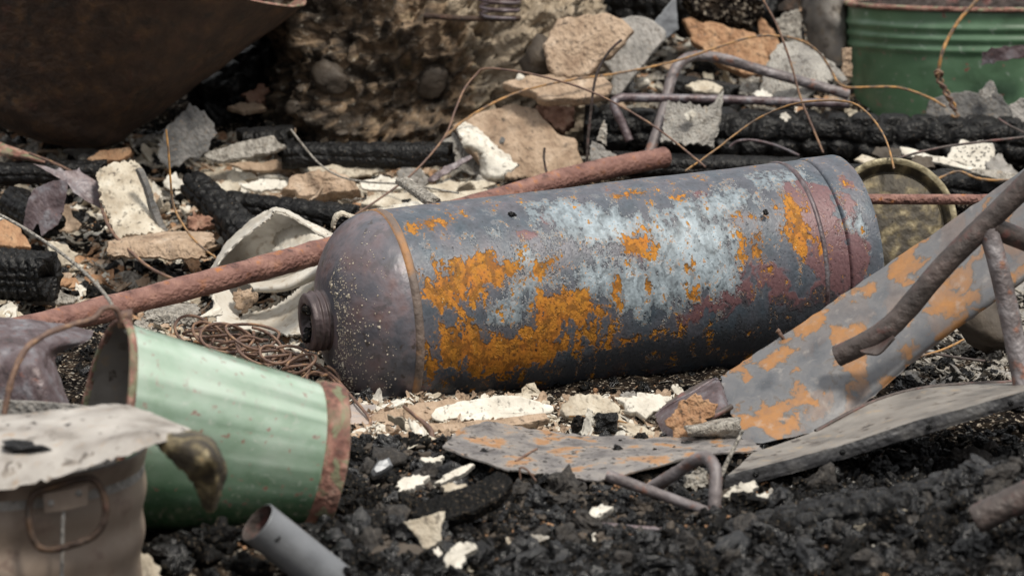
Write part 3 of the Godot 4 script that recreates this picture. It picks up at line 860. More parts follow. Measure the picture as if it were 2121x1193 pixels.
func view_and_light() -> void:
	var cam := Camera3D.new()
	cam.name = "camera"
	add_child(cam)
	var at := CameraAttributesPhysical.new()
	at.frustum_focal_length = 187.4
	at.frustum_near = 0.1
	at.frustum_far = 200.0
	at.frustum_focus_distance = 6.5
	at.exposure_aperture = 7.4
	cam.attributes = at
	cam.position = eye
	cam.basis = Basis(Vector3.RIGHT, above, -ahead)
	cam.fov = 7.327
	cam.far = 200.0
	cam.current = true
	var env := Environment.new()
	env.background_mode = Environment.BG_SKY
	var sm := ProceduralSkyMaterial.new()
	sm.sky_top_color = Color(1.0, 1.0, 1.0)
	sm.sky_horizon_color = Color(0.5, 0.51, 0.53)
	sm.sky_curve = 0.35
	sm.ground_horizon_color = Color(0.3, 0.29, 0.28)
	sm.ground_bottom_color = Color(0.16, 0.15, 0.14)
	sm.sky_energy_multiplier = 0.76
	var sky := Sky.new()
	sky.sky_material = sm
	env.sky = sky
	env.tonemap_mode = Environment.TONE_MAPPER_LINEAR
	env.tonemap_exposure = 2.12
	env.sdfgi_enabled = true
	env.ssao_enabled = true
	env.ssil_enabled = true
	var we := WorldEnvironment.new()
	we.name = "environment"
	we.environment = env
	add_child(we)
	var sun := DirectionalLight3D.new()
	sun.name = "sun"
	sun.light_energy = 0.5
	sun.light_color = Color(1.0, 0.97, 0.92)
	sun.light_angular_distance = 10.0
	sun.shadow_enabled = true
	sun.look_at_from_position(Vector3(0.7, 2.0, 0.85), Vector3.ZERO)
	add_child(sun)

func ground() -> void:
	var xs := []
	var zs := []
	for x in [-60.0, -25.0, -10.0, -5.0, -3.0, -2.2, -1.7]:
		xs.append(x)
	for i in 301:
		xs.append(-1.35 + 2.7 * i / 300.0)
	for x in [1.7, 2.2, 3.0, 5.0, 10.0, 25.0, 60.0]:
		xs.append(x)
	for z in [-60.0, -25.0, -12.0, -7.0, -5.0, -4.0, -3.3, -2.8]:
		zs.append(z)
	for i in 341:
		zs.append(-2.4 + 3.9 * i / 340.0)
	for z in [1.8, 2.5, 4.0, 7.0, 12.0, 25.0, 60.0]:
		zs.append(z)
	var rows := []
	for z in zs:
		var row := PackedVector3Array()
		for x in xs:
			row.append(Vector3(x, land(x, z), z))
		rows.append(row)
	var s := Shape.new()
	s.grid(rows)
	var o := put("ground", s, M.soil)
	o.set_meta("kind", "structure")
	o.set_meta("label", "dark burnt soil under the debris, rising to a bank behind")
	o.set_meta("category", "ground")

func foundation_block() -> void:
	# the base of a broken concrete footing: a lumpy mass with a sooty near face and a clean pale right shoulder
	var base := on(880, 300)
	var root := thing("concrete_footing", "big rough broken concrete footing with sooty brown face and embedded pebbles", "concrete block", base)
	var rows := []
	var cols := []
	var nl := 150
	var nc := 240
	var size := Vector3(0.265, 0.42, 0.24)
	for i in nl + 1:
		var row := PackedVector3Array()
		var cr := PackedColorArray()
		var la := lerpf(-0.5, PI / 2, float(i) / nl)
		for j in nc + 1:
			var lo := TAU * (j % nc) / nc
			var d := Vector3(cos(la) * cos(lo), sin(la), cos(la) * sin(lo))
			var m := pow(pow(absf(d.x), 5.0) + pow(absf(d.y), 5.0) + pow(absf(d.z), 5.0), 0.2)
			var p := d / m * size
			p.x += p.y * (0.05 if p.x < 0.0 else 0.12)
			var q := p * 1000.0
			var big := fbm.get_noise_3d(q.x * 0.5, q.y * 0.5, q.z * 0.5)
			var mid := fbm.get_noise_3d(q.x * 1.7 + 300.0, q.y * 1.7, q.z * 1.7)
			var fin := fbm.get_noise_3d(q.x * 6.0, q.y * 6.0 + 90.0, q.z * 6.0)
			var grit := cells.get_noise_3d(q.x * 3.2, q.y * 3.2, q.z * 3.2) + 1.0
			p += d * (0.085 * big - 0.075 * absf(mid) + 0.03 * fin + 0.02 * minf(grit, 0.7) + 0.02)
			row.append(base + p + Vector3(0.0, 0.0, -0.24))
			var soot_shade := clampf(smoothstep(0.1, 0.03, p.x + 0.25 * (p.y - 0.16) + 0.05 * big + 0.06 * mid) * 1.0, 0.0, 1.0)
			soot_shade *= clampf(0.95 + 0.5 * fin + 0.35 * mid, 0.6, 1.0)
			var k := lerpf(2.6, 0.075, soot_shade)
			cr.append(Color(k, k * lerpf(0.94, 0.84, soot_shade), k * lerpf(0.84, 0.72, soot_shade)))
		rows.append(row)
		cols.append(cr)
	var s := Shape.new()
	s.grid(rows, true, false, null, false, cols)
	part("rough_mass", s, M.concrete, root)
	for b in [[690, 156, 0.036, 0.026, -0.7], [905, 168, 0.026, 0.031, -0.3], [597, 232, 0.015, 0.012, 0.3], [612, 178, 0.009, 0.007, 0], [716, 279, 0.013, 0.006, 0.1], [745, 283, 0.007, 0.006, 0]]:
		var l := lump_shape(Vector3(b[2], b[3], 0.02), b[0], 0.22, 14, 20, false, 0.2)
		var p := near_surface(rows, b[0], b[1])
		turned(l, Basis(Vector3.BACK, b[4]), p + Vector3(0, 0, -0.011))
		part("pebble", l, M.stone, root)
	# corroded spring pressed against the top of the footing
	var coil := PackedVector3Array()
	var c0 := at(1035, 5, base.z + 0.06)
	for i in 150:
		var a := i * 0.21
		coil.append(c0 + Vector3(cos(a) * 0.033, -0.026 + 0.00044 * i, sin(a) * 0.026) + Vector3(0.001 * sin(i), 0, 0))
	var rad := PackedFloat32Array()
	for i in coil.size():
		rad.append(0.0036)
	var cs := Shape.new()
	cs.tube(coil, rad, 7)
	single("coil_spring", "corroded coil spring stuck at the top of the concrete footing", "spring", cs, M.mauve)
	wire("iron_bar", "short brown iron bar held in the footing beside the corroded spring", "metal bar", M.brownrust, [880, 32, base.z + 0.03, 960, 38, base.z + 0.06, 1078, 38, base.z + 0.075], 0.005)

func near_surface(rows: Array, px: float, py: float) -> Vector3:
	var best := Vector3.ZERO
	var far := 1e9
	for r in rows:
		for p in r:
			var v: Vector3 = p - eye
			var d := v.dot(ahead)
			var x := 1060.5 + FP * v.x / d
			var y := 596.5 - FP * v.dot(above) / d
			var e := (x - px) * (x - px) + (y - py) * (y - py)
			if e < 150.0 and d < far:
				far = d
				best = p
	return best if far < 1e8 else at(px, py, rows[0][0].z)

# ---------------------------------------------------------------- the cylinder
func cylinder() -> void:
	var a := at(793, 648, 0.075)
	var b := at(1747, 531, -0.17)
	var ax := (b - a).normalized()
	var L := (b - a).length()
	var R := 0.1475
	var front := eye - (a + b) * 0.5
	var base := Vector3((a.x + b.x) * 0.5, 0.0, (a.z + b.z) * 0.5)
	var root := thing("gas_cylinder", "large fire-scorched steel gas cylinder lying on its side, orange rust and flaking paint", "gas cylinder", base)
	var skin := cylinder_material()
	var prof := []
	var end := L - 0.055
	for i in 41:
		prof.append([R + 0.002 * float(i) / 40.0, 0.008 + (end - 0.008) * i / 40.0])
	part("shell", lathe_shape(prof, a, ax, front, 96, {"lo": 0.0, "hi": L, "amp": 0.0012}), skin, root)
	var dome := []
	for i in 25:
		var t := float(i) / 24.0 * PI * 0.5
		dome.append([maxf(pow(sin(t), 0.84) * R, 0.002), -cos(t) * 0.09])
	dome.append([R, 0.004])
	part("shoulder", lathe_shape(dome, a, ax, front, 96, {"amp": 0.0008}), M.dome, root)
	part("weld_seam", lathe_shape([[R - 0.004, -0.002], [R + 0.0015, 0.0], [R + 0.003, 0.004], [R + 0.0025, 0.009], [R + 0.001, 0.012], [R - 0.004, 0.013]], a, ax, front, 120, {"amp": 0.0016}), M.weld, root)
	var mid := a + ax * (L - 0.095)
	part("weld_seam", lathe_shape([[R - 0.004, -0.002], [R + 0.003, 0.001], [R + 0.0046, 0.004], [R + 0.003, 0.008], [R - 0.004, 0.01]], mid, ax, front, 120, {"amp": 0.0018}), skin_like(skin), root)
	# the foot ring stands proud of the lower dome, with a dirty gap where they meet
	var ring := []
	for q in [[R - 0.002, end - 0.001], [R - 0.004, end + 0.002], [R + 0.0015, end + 0.003], [R + 0.003, end + 0.006]]:
		ring.append(q)
	for i in 8:
		ring.append([R + 0.0035, end + 0.008 + (L - end - 0.009) * i / 7.0])
	ring.append([R + 0.002, L])
	ring.append([R - 0.001, L])
	ring.append([R - 0.002, end + 0.01])
	part("foot_ring", lathe_shape(ring, a, ax, front, 96, {"lo": 0.0, "hi": L, "amp": 0.002}), skin, root)
	var low := []
	for i in 9:
		var t := float(i) / 8.0 * PI * 0.5
		low.append([maxf(cos(t) * (R - 0.003), 0.002), end + 0.01 + sin(t) * 0.03])
	part("lower_dome", lathe_shape(low, a, ax, front, 48), M.dome, root)
	# threaded neck with a burnt-out socket
	var tip := at(690, 672, a.z + 0.066)
	tip = a + ax * -0.085
	var neck := []
	for q in [[0.042, 0.02], [0.043, 0.004]]:
		neck.append(q)
	for i in 13:
		neck.append([0.0415 + (0.0022 if i % 4 in [1, 2] else -0.0006), 0.002 - i * 0.0022])
	for q in [[0.0415, -0.028], [0.039, -0.0305], [0.028, -0.031], [0.026, -0.029], [0.024, -0.012], [0.002, -0.01]]:
		neck.append(q)
	var nk := part("neck", lathe_shape(neck, tip, ax, front, 60, {"amp": 0.0006}), M.neck, root)
	for i in 9:
		var an := i * 0.75
		var l := lump_shape(Vector3(0.008, 0.007, 0.008), i * 3.0, 0.5, 7, 9, false)
		turned(l, Basis.IDENTITY, tip + ax * (-0.0285 if i % 2 else -0.016) + (front.normalized() * cos(an) + Vector3.UP * sin(an)) * (0.026 if i % 2 else 0.015))
		part("char_crust", l, M.char, nk)
	# ash stuck to the shoulder round the neck
	var grains := Shape.new()
	for i in 900:
		var t := rng.randf_range(0.3, 1.3)
		if rng.randf() < 0.7:
			t = 0.32 + absf(rng.randfn()) * 0.25
		var ph := rng.randf_range(-1.5, 1.0)
		var e1 := (front - ax * front.dot(ax)).normalized()
		var e2 := e1.cross(ax)
		if e2.y < 0:
			e2 = -e2
		var p := a - ax * cos(t) * 0.09 + (e1 * cos(ph) + e2 * sin(ph)) * pow(sin(t), 0.84) * R
		var k := lerpf(0.0004, 0.0015, pow(rng.randf(), 2.2)) * (2.0 if rng.randf() < 0.03 else 1.0)
		var l := lump_shape(Vector3(k, k * rng.randf_range(0.5, 1.4), k), i, 0.4, 4, 5, true)
		turned(l, Basis(Vector3(rng.randf(), 1, rng.randf()).normalized(), i), p)
		grains.v.append_array(l.v)
		grains.n.append_array(l.n)
		grains.uv.append_array(l.uv)
		grains.col.append_array(l.col)
		var off := grains.v.size() - l.v.size()
		for q in l.ix:
			grains.ix.append(q + off)
	part("ash_grains", grains, M.cream, root).set_meta("kind", "stuff")

func skin_like(m: Material) -> Material:
	return M.mauve

# ---------------------------------------------------------------- vessels
func drum() -> void:
	var root_at := on(150, 296)
	var root := thing("rusty_cauldron", "huge dark brown rusted steel vessel with a flared open mouth", "vessel", root_at)
	var z := root_at.z + 0.06
	var low := at(55, 190, z)
	var rim := at(220, -186, z)
	var ax := (rim - low).normalized()
	var H := (rim - low).length()
	var prof := []
	for i in 14:
		var t := float(i) / 13.0 * PI * 0.5
		prof.append([maxf(sin(t) * 0.195, 0.002), -cos(t) * 0.085 + 0.02])
	for i in 20:
		var t := float(i + 1) / 20.0
		prof.append([0.195 + 0.177 * pow(t, 0.95), 0.02 + (H - 0.02) * t])
	var s := lathe_shape(prof, low, ax, eye - low, 110, {"amp": 0.006})
	part("wall", s, M.brownrust, root)
	var inn := [[0.3725, H], [0.369, H + 0.002], [0.366, H - 0.001], [0.185, 0.03]]
	part("lip", lathe_shape(inn, low, ax, eye - low, 110, {"amp": 0.006}), M.pinkrust, root)

func bucket_axes(a: Vector3, b: Vector3) -> Array:
	var ax := (b - a).normalized()
	var f := eye - (a + b) * 0.5
	var e1 := (f - ax * f.dot(ax)).normalized()
	var e2 := e1.cross(ax)
	return [ax, e1, e2 if e2.y > 0 else -e2]

func green_bucket() -> void:
	var a := at(212, 882, 0.93)
	var b := at(654, 950, 0.86)
	var L := (b - a).length()
	var k := bucket_axes(a, b)
	var ax: Vector3 = k[0]
	var front: Vector3 = k[1]
	var up: Vector3 = k[2]
	var root := thing("tipped_bucket", "green enamel bucket lying on its side with a rusty bottom ring", "bucket", Vector3((a.x + b.x) * 0.5, 0.0, 0.88))
	var R0 := 0.132
	var R1 := 0.094
	var prof := []
	for i in 25:
		var t := float(i) / 24.0
		prof.append([lerpf(R0, R1, t), (L - 0.012) * t])
	var dent := func(t: float, h: float) -> float:
		return -0.01 * exp(-pow((t + 0.2) / 0.5, 2.0)) * exp(-pow((h - 0.1) / 0.09, 2.0)) + 0.005 * sin(t * 2.0) * (1.0 - h / L)
	var wall := lathe_shape(prof, a, ax, front, 90, {"amp": 0.002, "dent": dent})
	# green enamel; pale sky sheen painted into the upper flank, with some ash
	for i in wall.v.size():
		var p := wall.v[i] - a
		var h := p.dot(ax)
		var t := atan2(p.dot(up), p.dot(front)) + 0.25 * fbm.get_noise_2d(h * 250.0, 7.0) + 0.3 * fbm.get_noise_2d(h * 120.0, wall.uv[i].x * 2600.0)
		var sheen_ash := smoothstep(-0.95, 0.4, t) * (1.0 - smoothstep(1.15, 1.45, t)) * (0.8 + 0.75 * fbm.get_noise_2d(h * 90.0, wall.uv[i].x * 4000.0))
		sheen_ash = clampf(sheen_ash, 0.0, 1.0)
		wall.col[i] = Color(lerpf(0.058, 0.46, sheen_ash), lerpf(0.122, 0.54, sheen_ash), lerpf(0.064, 0.475, sheen_ash))
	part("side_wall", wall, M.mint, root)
	var inner := []
	for i in 9:
		var t := float(i) / 8.0
		inner.append([lerpf(R0, R1, t) - 0.0025, 0.001 + (L - 0.03) * t])
	inner.append([0.002, L - 0.03])
	part("inside", lathe_shape(inner, a, ax, front, 90, {"amp": 0.002, "dent": dent}), M.palesheet, root)
	part("mouth_rim", lathe_shape([[R0 - 0.003, 0.004], [R0 - 0.002, -0.002], [R0 + 0.002, -0.004], [R0 + 0.0045, 0.0], [R0 + 0.004, 0.006], [R0 - 0.001, 0.008]], a, ax, front, 90, {"amp": 0.002, "dent": dent}), M.pinkrust, root)
	part("bottom_ring", lathe_shape([[R1 - 0.004, L - 0.016], [R1 + 0.0025, L - 0.014], [R1 + 0.004, L - 0.008], [R1 + 0.0035, L], [R1 + 0.005, L + 0.014], [R1 + 0.001, L + 0.016], [R1 - 0.003, L + 0.012], [R1 - 0.004, L - 0.004], [0.002, L - 0.006]], a, ax, front, 90, {"amp": 0.006}), M.pinkrust, root)
	# ear and bail at the mouth
	var ear := a + up * (R0 + 0.003) + front * 0.01
	var es := lump_shape(Vector3(0.011, 0.012, 0.009), 4.0, 0.35, 8, 10, false)
	turned(es, Basis.IDENTITY, ear + ax * 0.004)
	part("handle_ear", es, M.wirerust, root)
	var bail := rod_shape(path_of([250, 668, 0.93, 238, 640, 0.935, 212, 640, 0.94, 192, 660, 0.95, 150, 672, 0.96, 100, 690, 0.98, 55, 720, 1.0, 28, 770, 1.02, 12, 830, 1.03, 2, 900, 1.04]), 0.0038, 0.0038, 8, 10, 0.15)
	part("bail_handle", bail, M.wirerust, root)

func pale_tin() -> void:
	# a big pale tin, its front standing close to the lens
	var root := thing("pale_tin", "pale beige ribbed tin at front with a rusty oval ring handle", "tin", Vector3(-0.56, land(-0.56, 1.27), 1.27))
	var left := at(-330, 1050, 1.24)
	var c := at(-60, 1050, 1.16)
	c.y = 0.05
	var dent := func(t: float, h: float) -> float:
		return 0.002 * sin(h * 115.0) + 0.003 * sin(t * 5.0)
	var prof := []
	var top := at(-60, 905, 1.16).y
	var H := top + 0.05
	for i in 61:
		prof.append([0.196 + 0.012 * float(i) / 60.0, H * i / 60.0])
	var from := Vector3(c.x, -0.07, 1.1)
	part("side_wall", lathe_shape(prof, from, Vector3.UP, Vector3(0.12, 0, 1), 120, {"dent": dent}), M.tin, root)
	var inn := [[0.2075, H], [0.2065, H + 0.002], [0.205, H], [0.194, 0.03]]
	part("rim", lathe_shape(inn, from, Vector3.UP, Vector3(0.12, 0, 1), 120, {"dent": dent}), M.grey, root)
	# handle plate with two rivets and the ring
	var zf := at(140, 1060, 1.296).z
	var pl := sheet_shape([[88, 1022, zf + 0.003, 135, 1014, zf + 0.004, 182, 1004, zf + 0.002], [92, 1062, zf + 0.004, 135, 1056, zf + 0.005, 180, 1044, zf + 0.003]], 0.002, {"amp": 0.0005, "jag": 0.0})
	var plate_part := part("handle_plate", pl, M.tin, root)
	for q in [[104, 1042], [162, 1022]]:
		var rv := lump_shape(Vector3(0.004, 0.004, 0.003), q[0], 0.05, 8, 12, false, 0.0)
		turned(rv, Basis.IDENTITY, at(q[0], q[1], zf + 0.006))
		part("rivet", rv, M.grey, plate_part)
	var loop := rod_shape(path_of([96, 1012, zf + 0.008, 70, 1022, zf + 0.012, 58, 1055, zf + 0.014, 62, 1100, zf + 0.016, 78, 1132, zf + 0.017, 110, 1138, zf + 0.017, 150, 1128, zf + 0.017, 190, 1112, zf + 0.016, 212, 1085, zf + 0.015, 218, 1050, zf + 0.013, 208, 1012, zf + 0.011, 188, 992, zf + 0.008, 150, 996, zf + 0.007, 96, 1012, zf + 0.008]), 0.0044, 0.0044, 6, 10, 0.1)
	part("ring_handle", loop, M.brownrust, root)
	var seam := rod_shape(path_of([130, 1058, zf + 0.001, 128, 1110, zf + 0.001, 126, 1230, zf + 0.001]), 0.0022, 0.0022, 5, 8)
	part("side_seam", seam, M.grey, root)
	# crumpled metal sheet on the tin, its right corner curled over
	var sh := thing("crumpled_sheet", "crumpled pale metal sheet with scorch marks lying over the beige tin", "metal sheet", at(150, 930, 1.25))
	var zz := 1.3
	part("flat_face", sheet_shape([[-160, 872, 1.12, 0, 860, 1.12, 120, 850, 1.12, 235, 838, 1.12, 310, 856, 1.14, 392, 890, 1.2], [-160, 905, zz - 0.07, 0, 896, zz - 0.07, 120, 886, zz - 0.07, 230, 880, zz - 0.07, 300, 880, zz - 0.07, 388, 898, zz - 0.06], [-160, 965, zz, 0, 958, zz, 100, 945, zz, 205, 922, zz, 290, 902, zz, 372, 906, zz - 0.04], [-160, 1042, zz + 0.03, 0, 1016, zz + 0.03, 95, 994, zz + 0.03, 200, 962, zz + 0.03, 275, 938, zz + 0.03, 330, 916, zz]], 0.0007, {"amp": 0.002, "jag": 0.004}), M.lid, sh)
	part("curled_corner", sheet_shape([[310, 908, zz - 0.02, 345, 900, zz - 0.03, 372, 898, zz - 0.05, 392, 890, zz - 0.08], [345, 945, zz - 0.01, 378, 922, zz, 412, 905, zz - 0.02, 440, 910, zz - 0.06], [386, 985, zz, 412, 960, zz + 0.015, 440, 942, zz + 0.01, 463, 955, zz - 0.04], [405, 1015, zz - 0.01, 430, 1000, zz, 450, 985, zz, 468, 985, zz - 0.04], [424, 1058, zz - 0.02, 436, 1062, zz - 0.015, 444, 1055, zz - 0.015, 452, 1035, zz - 0.04]], 0.0007, {"amp": 0.0015, "jag": 0.002}), M.brass, sh)
	var cr := lump_shape(Vector3(0.026, 0.008, 0.014), 31.0, 0.6, 9, 12, true)
	turned(cr, Basis.IDENTITY, at(60, 930, zz - 0.02))
	single("char_clot", "black clot of melted char lying on the crumpled pale sheet", "char", cr, M.coal)

func green_tub() -> void:
	var z := -1.52
	var c := at(2062, 225, z)
	var base := Vector3(c.x, land(c.x, z), z)
	var root := thing("green_tub", "dark green ribbed metal tub with a rusty rim standing at the back", "tub", base)
	var ax := Vector3(0.0, 1.0, -0.1).normalized()
	var foot := c - ax * 0.08
	var R := 0.262
	var H := (at(2062, 8, z) - foot).length()
	var prof := [[R - 0.012, 0.0]]
	for i in 70:
		var h := H * (i + 1) / 70.0
		var y := H - h
		var r := R - 0.006 + 0.006 * h / H
		for q in [0.033, 0.052, 0.071]:
			r += 0.0045 * exp(-pow((y - q) / 0.0055, 2.0))
		prof.append([r, h])
	part("side_wall", lathe_shape(prof, foot, ax, Vector3.BACK, 110, {"amp": 0.0015}), M.green, root)
	part("inside", lathe_shape([[R - 0.003, H], [R - 0.012, 0.02], [0.002, 0.02]], foot, ax, Vector3.BACK, 80), M.darksteel, root)
	part("rolled_rim", lathe_shape([[R - 0.002, H - 0.004], [R + 0.005, H - 0.004], [R + 0.0075, H], [R + 0.005, H + 0.004], [R, H + 0.005], [R - 0.004, H]], foot, ax, Vector3.BACK, 110, {"amp": 0.002}), M.pinkrust, root)
	var zf := z + R
	part("broken_handle", sheet_shape([[2036, 108, zf + 0.012, 2075, 96, zf + 0.016, 2150, 92, zf + 0.02], [2036, 134, zf + 0.012, 2080, 126, zf + 0.02, 2150, 116, zf + 0.024]], 0.004, {"amp": 0.002, "jag": 0.002}), M.mauve, root)

# ---------------------------------------------------------------- curled lining by the cylinder
func lining() -> void:
	var root := thing("curled_lining", "white curled sheet of burst wall lining beside the cylinder neck", "lining sheet", on(560, 695))
	part("arched_fold", sheet_shape([[436, 568, -0.36, 468, 522, -0.36, 520, 478, -0.36, 556, 452, -0.35, 570, 436, -0.35, 600, 445, -0.35, 640, 470, -0.35, 700, 505, -0.35], [438, 558, -0.42, 467, 512, -0.42, 517, 468, -0.42, 552, 444, -0.42, 570, 433, -0.42, 604, 444, -0.42, 645, 468, -0.42, 705, 500, -0.42], [440, 548, -0.5, 468, 502, -0.5, 516, 457, -0.5, 550, 437, -0.5, 572, 430, -0.5, 608, 441, -0.5, 650, 464, -0.5, 710, 492, -0.5]], 0.0024, {"amp": 0.0022, "jag": 0.005, "eu": 14}), M.lining, root)
	part("back_wall", sheet_shape([[445, 552, -0.5, 520, 470, -0.52, 575, 440, -0.53, 640, 470, -0.52, 700, 500, -0.5], [442, 600, -0.5, 520, 560, -0.54, 575, 560, -0.55, 640, 560, -0.54, 700, 560, -0.5], [440, 650, -0.46, 520, 650, -0.5, 575, 650, -0.5, 640, 650, -0.48, 700, 650, -0.46]], 0.003, {"amp": 0.001}), M.lining, root)
	part("inner_curl", sheet_shape([[566, 500, -0.41, 580, 480, -0.4, 615, 468, -0.39, 650, 468, -0.38, 676, 484, -0.37], [572, 512, -0.38, 590, 500, -0.37, 620, 492, -0.36, 652, 488, -0.35, 672, 500, -0.35], [564, 522, -0.37, 600, 521, -0.345, 630, 515, -0.335, 655, 508, -0.33, 670, 512, -0.34], [575, 540, -0.38, 600, 545, -0.36, 630, 540, -0.35, 655, 530, -0.34, 670, 530, -0.35]], 0.002, {"amp": 0.002, "jag": 0.005, "eu": 12}), M.lining, root)
	part("rolled_strip", sheet_shape([[515, 588, -0.3, 560, 584, -0.3, 610, 570, -0.3, 668, 545, -0.3], [522, 596, -0.28, 565, 592, -0.27, 615, 578, -0.27, 668, 552, -0.27], [532, 602, -0.28, 575, 602, -0.27, 615, 590, -0.27, 668, 562, -0.27], [540, 598, -0.3, 580, 600, -0.3, 615, 592, -0.3, 668, 570, -0.3]], 0.0025, {"amp": 0.0006}), M.lining, root)
	part("lower_trough", sheet_shape([[655, 556, -0.33, 632, 582, -0.33, 600, 612, -0.33, 565, 635, -0.33, 500, 655, -0.33], [672, 600, -0.26, 645, 622, -0.27, 610, 645, -0.28, 560, 658, -0.29, 498, 662, -0.3], [680, 660, -0.2, 650, 672, -0.22, 610, 678, -0.24, 555, 676, -0.26, 480, 668, -0.27], [690, 702, -0.19, 655, 700, -0.2, 610, 694, -0.22, 545, 688, -0.24, 440, 668, -0.26]], 0.0024, {"amp": 0.0022, "jag": 0.006, "eu": 14}), M.lining, root)
	part("left_wall", sheet_shape([[438, 566, -0.36, 470, 600, -0.35, 500, 640, -0.34], [440, 620, -0.31, 462, 640, -0.31, 492, 660, -0.31], [448, 680, -0.25, 470, 678, -0.25, 500, 672, -0.27]], 0.003, {"amp": 0.001}), M.lining, root)
	sheet("curled_flake", "small cream rolled flake perched just behind the cylinder shoulder", "flake", M.cream, [[688, 470, -0.3, 692, 450, -0.3, 706, 440, -0.3, 722, 446, -0.3, 745, 452, -0.3], [694, 474, -0.26, 698, 458, -0.26, 708, 448, -0.26, 722, 452, -0.26, 748, 458, -0.26]], 0.003, {"amp": 0.001})
	sheet("paper_scrap", "crumpled silvery white scrap standing under the sloping rusty pipe", "scrap", M.white, [[434, 612, -0.2, 444, 618, -0.2, 452, 640, -0.2], [440, 640, -0.18, 448, 640, -0.18, 458, 650, -0.18], [380, 672, -0.16, 420, 660, -0.16, 448, 655, -0.17]], 0.002, {"amp": 0.003, "jag": 0.003})

# ---------------------------------------------------------------- charred timber
func beams() -> void:
	var big := {"block": 0.048, "deep": 0.3, "square": 0.6}
	charred("charred_beam", "thick charred beam with alligator cracks lying before the green tub", "charred beam", [1215, 268, -1.12, 2200, 296, -1.12], 0.047, 0.045, 0.95, 1.0, big)
	charred("charred_beam", "slim burnt plank with a brown scorched patch under the thick charred beam", "charred beam", [1270, 338, -1.0, 1660, 352, -1.0], 0.03, 0.03, 0.7, 2.0, {"block": 0.06, "deep": 0.1})
	charred("charred_beam", "low charred beam behind the round brass tin", "charred beam", [1760, 372, -0.88, 2200, 398, -0.86], 0.032, 0.034, 0.8, 3.0, big)
	charred("charred_beam", "charred beam lying in front of the concrete footing", "charred beam", [590, 322, -1.06, 934, 320, -1.02], 0.027, 0.025, 0.9, 4.0, {"block": 0.04, "deep": 0.16})
	charred("charred_stick", "thick charred stick leaning down toward the curled white lining", "charred stick", [400, 378, -0.8, 520, 500, -0.62], 0.024, 0.034, 0.95, 5.0, {"block": 0.028, "deep": 0.24})
	charred("charred_beam", "flattish charred beam behind the curled white lining", "charred beam", [470, 418, -0.82, 735, 452, -0.74], 0.026, 0.028, 0.75, 6.0, {"block": 0.03, "deep": 0.2})
	charred("charred_block", "charred block with deep square cracks at the left edge", "charred block", [-60, 566, -0.42, 106, 572, -0.38], 0.042, 0.038, 1.0, 7.0, {"block": 0.016, "deep": 0.2, "square": 0.8, "fine": 0.0025})
	charred("charred_beam", "charred beam lying at the far left under the rusted vessel", "charred beam", [-60, 362, -0.95, 215, 352, -0.92], 0.026, 0.024, 0.8, 8.0, {"block": 0.03})
	charred("charred_post", "charred post leaning between the rusted vessel and the footing", "charred post", [430, 210, -1.35, 545, 105, -1.5], 0.05, 0.06, 1.0, 9.0, big)
	charred("charred_block", "black charred lump beneath the mauve folded sheet", "charred block", [30, 420, -0.78, 100, 460, -0.68], 0.03, 0.03, 0.9, 10.0, {"block": 0.02})
	charred("charred_log", "broad charred log forming the black mound at lower right", "charred log", [1520, 1130, 0.96, 2260, 995, 0.94], 0.045, 0.055, 0.8, 11.0, {"block": 0.03, "deep": 0.34, "fine": 0.004})
	charred("charred_log", "crumbling charred log at the bottom edge beside the grey pipe", "charred log", [330, 1150, 1.03, 690, 1120, 0.99], 0.032, 0.03, 0.8, 12.0, {"block": 0.03, "deep": 0.28})
	charred("charred_board", "short scorched board lying behind the leaning charred stick", "charred board", [500, 290, -1.15, 600, 285, -1.15], 0.03, 0.03, 0.7, 13.0, {"block": 0.04})
	charred("charred_timber", "burnt timber end behind the bent rebar and tan slabs", "charred timber", [1390, 190, -1.35, 1530, 205, -1.28], 0.035, 0.03, 0.9, 14.0, {"block": 0.03})
	charred("charred_timber", "dark burnt timber behind the orange tan slab at the top", "charred timber", [1250, 0, -1.7, 1620, 40, -1.62], 0.06, 0.06, 0.9, 15.0, {"block": 0.04})

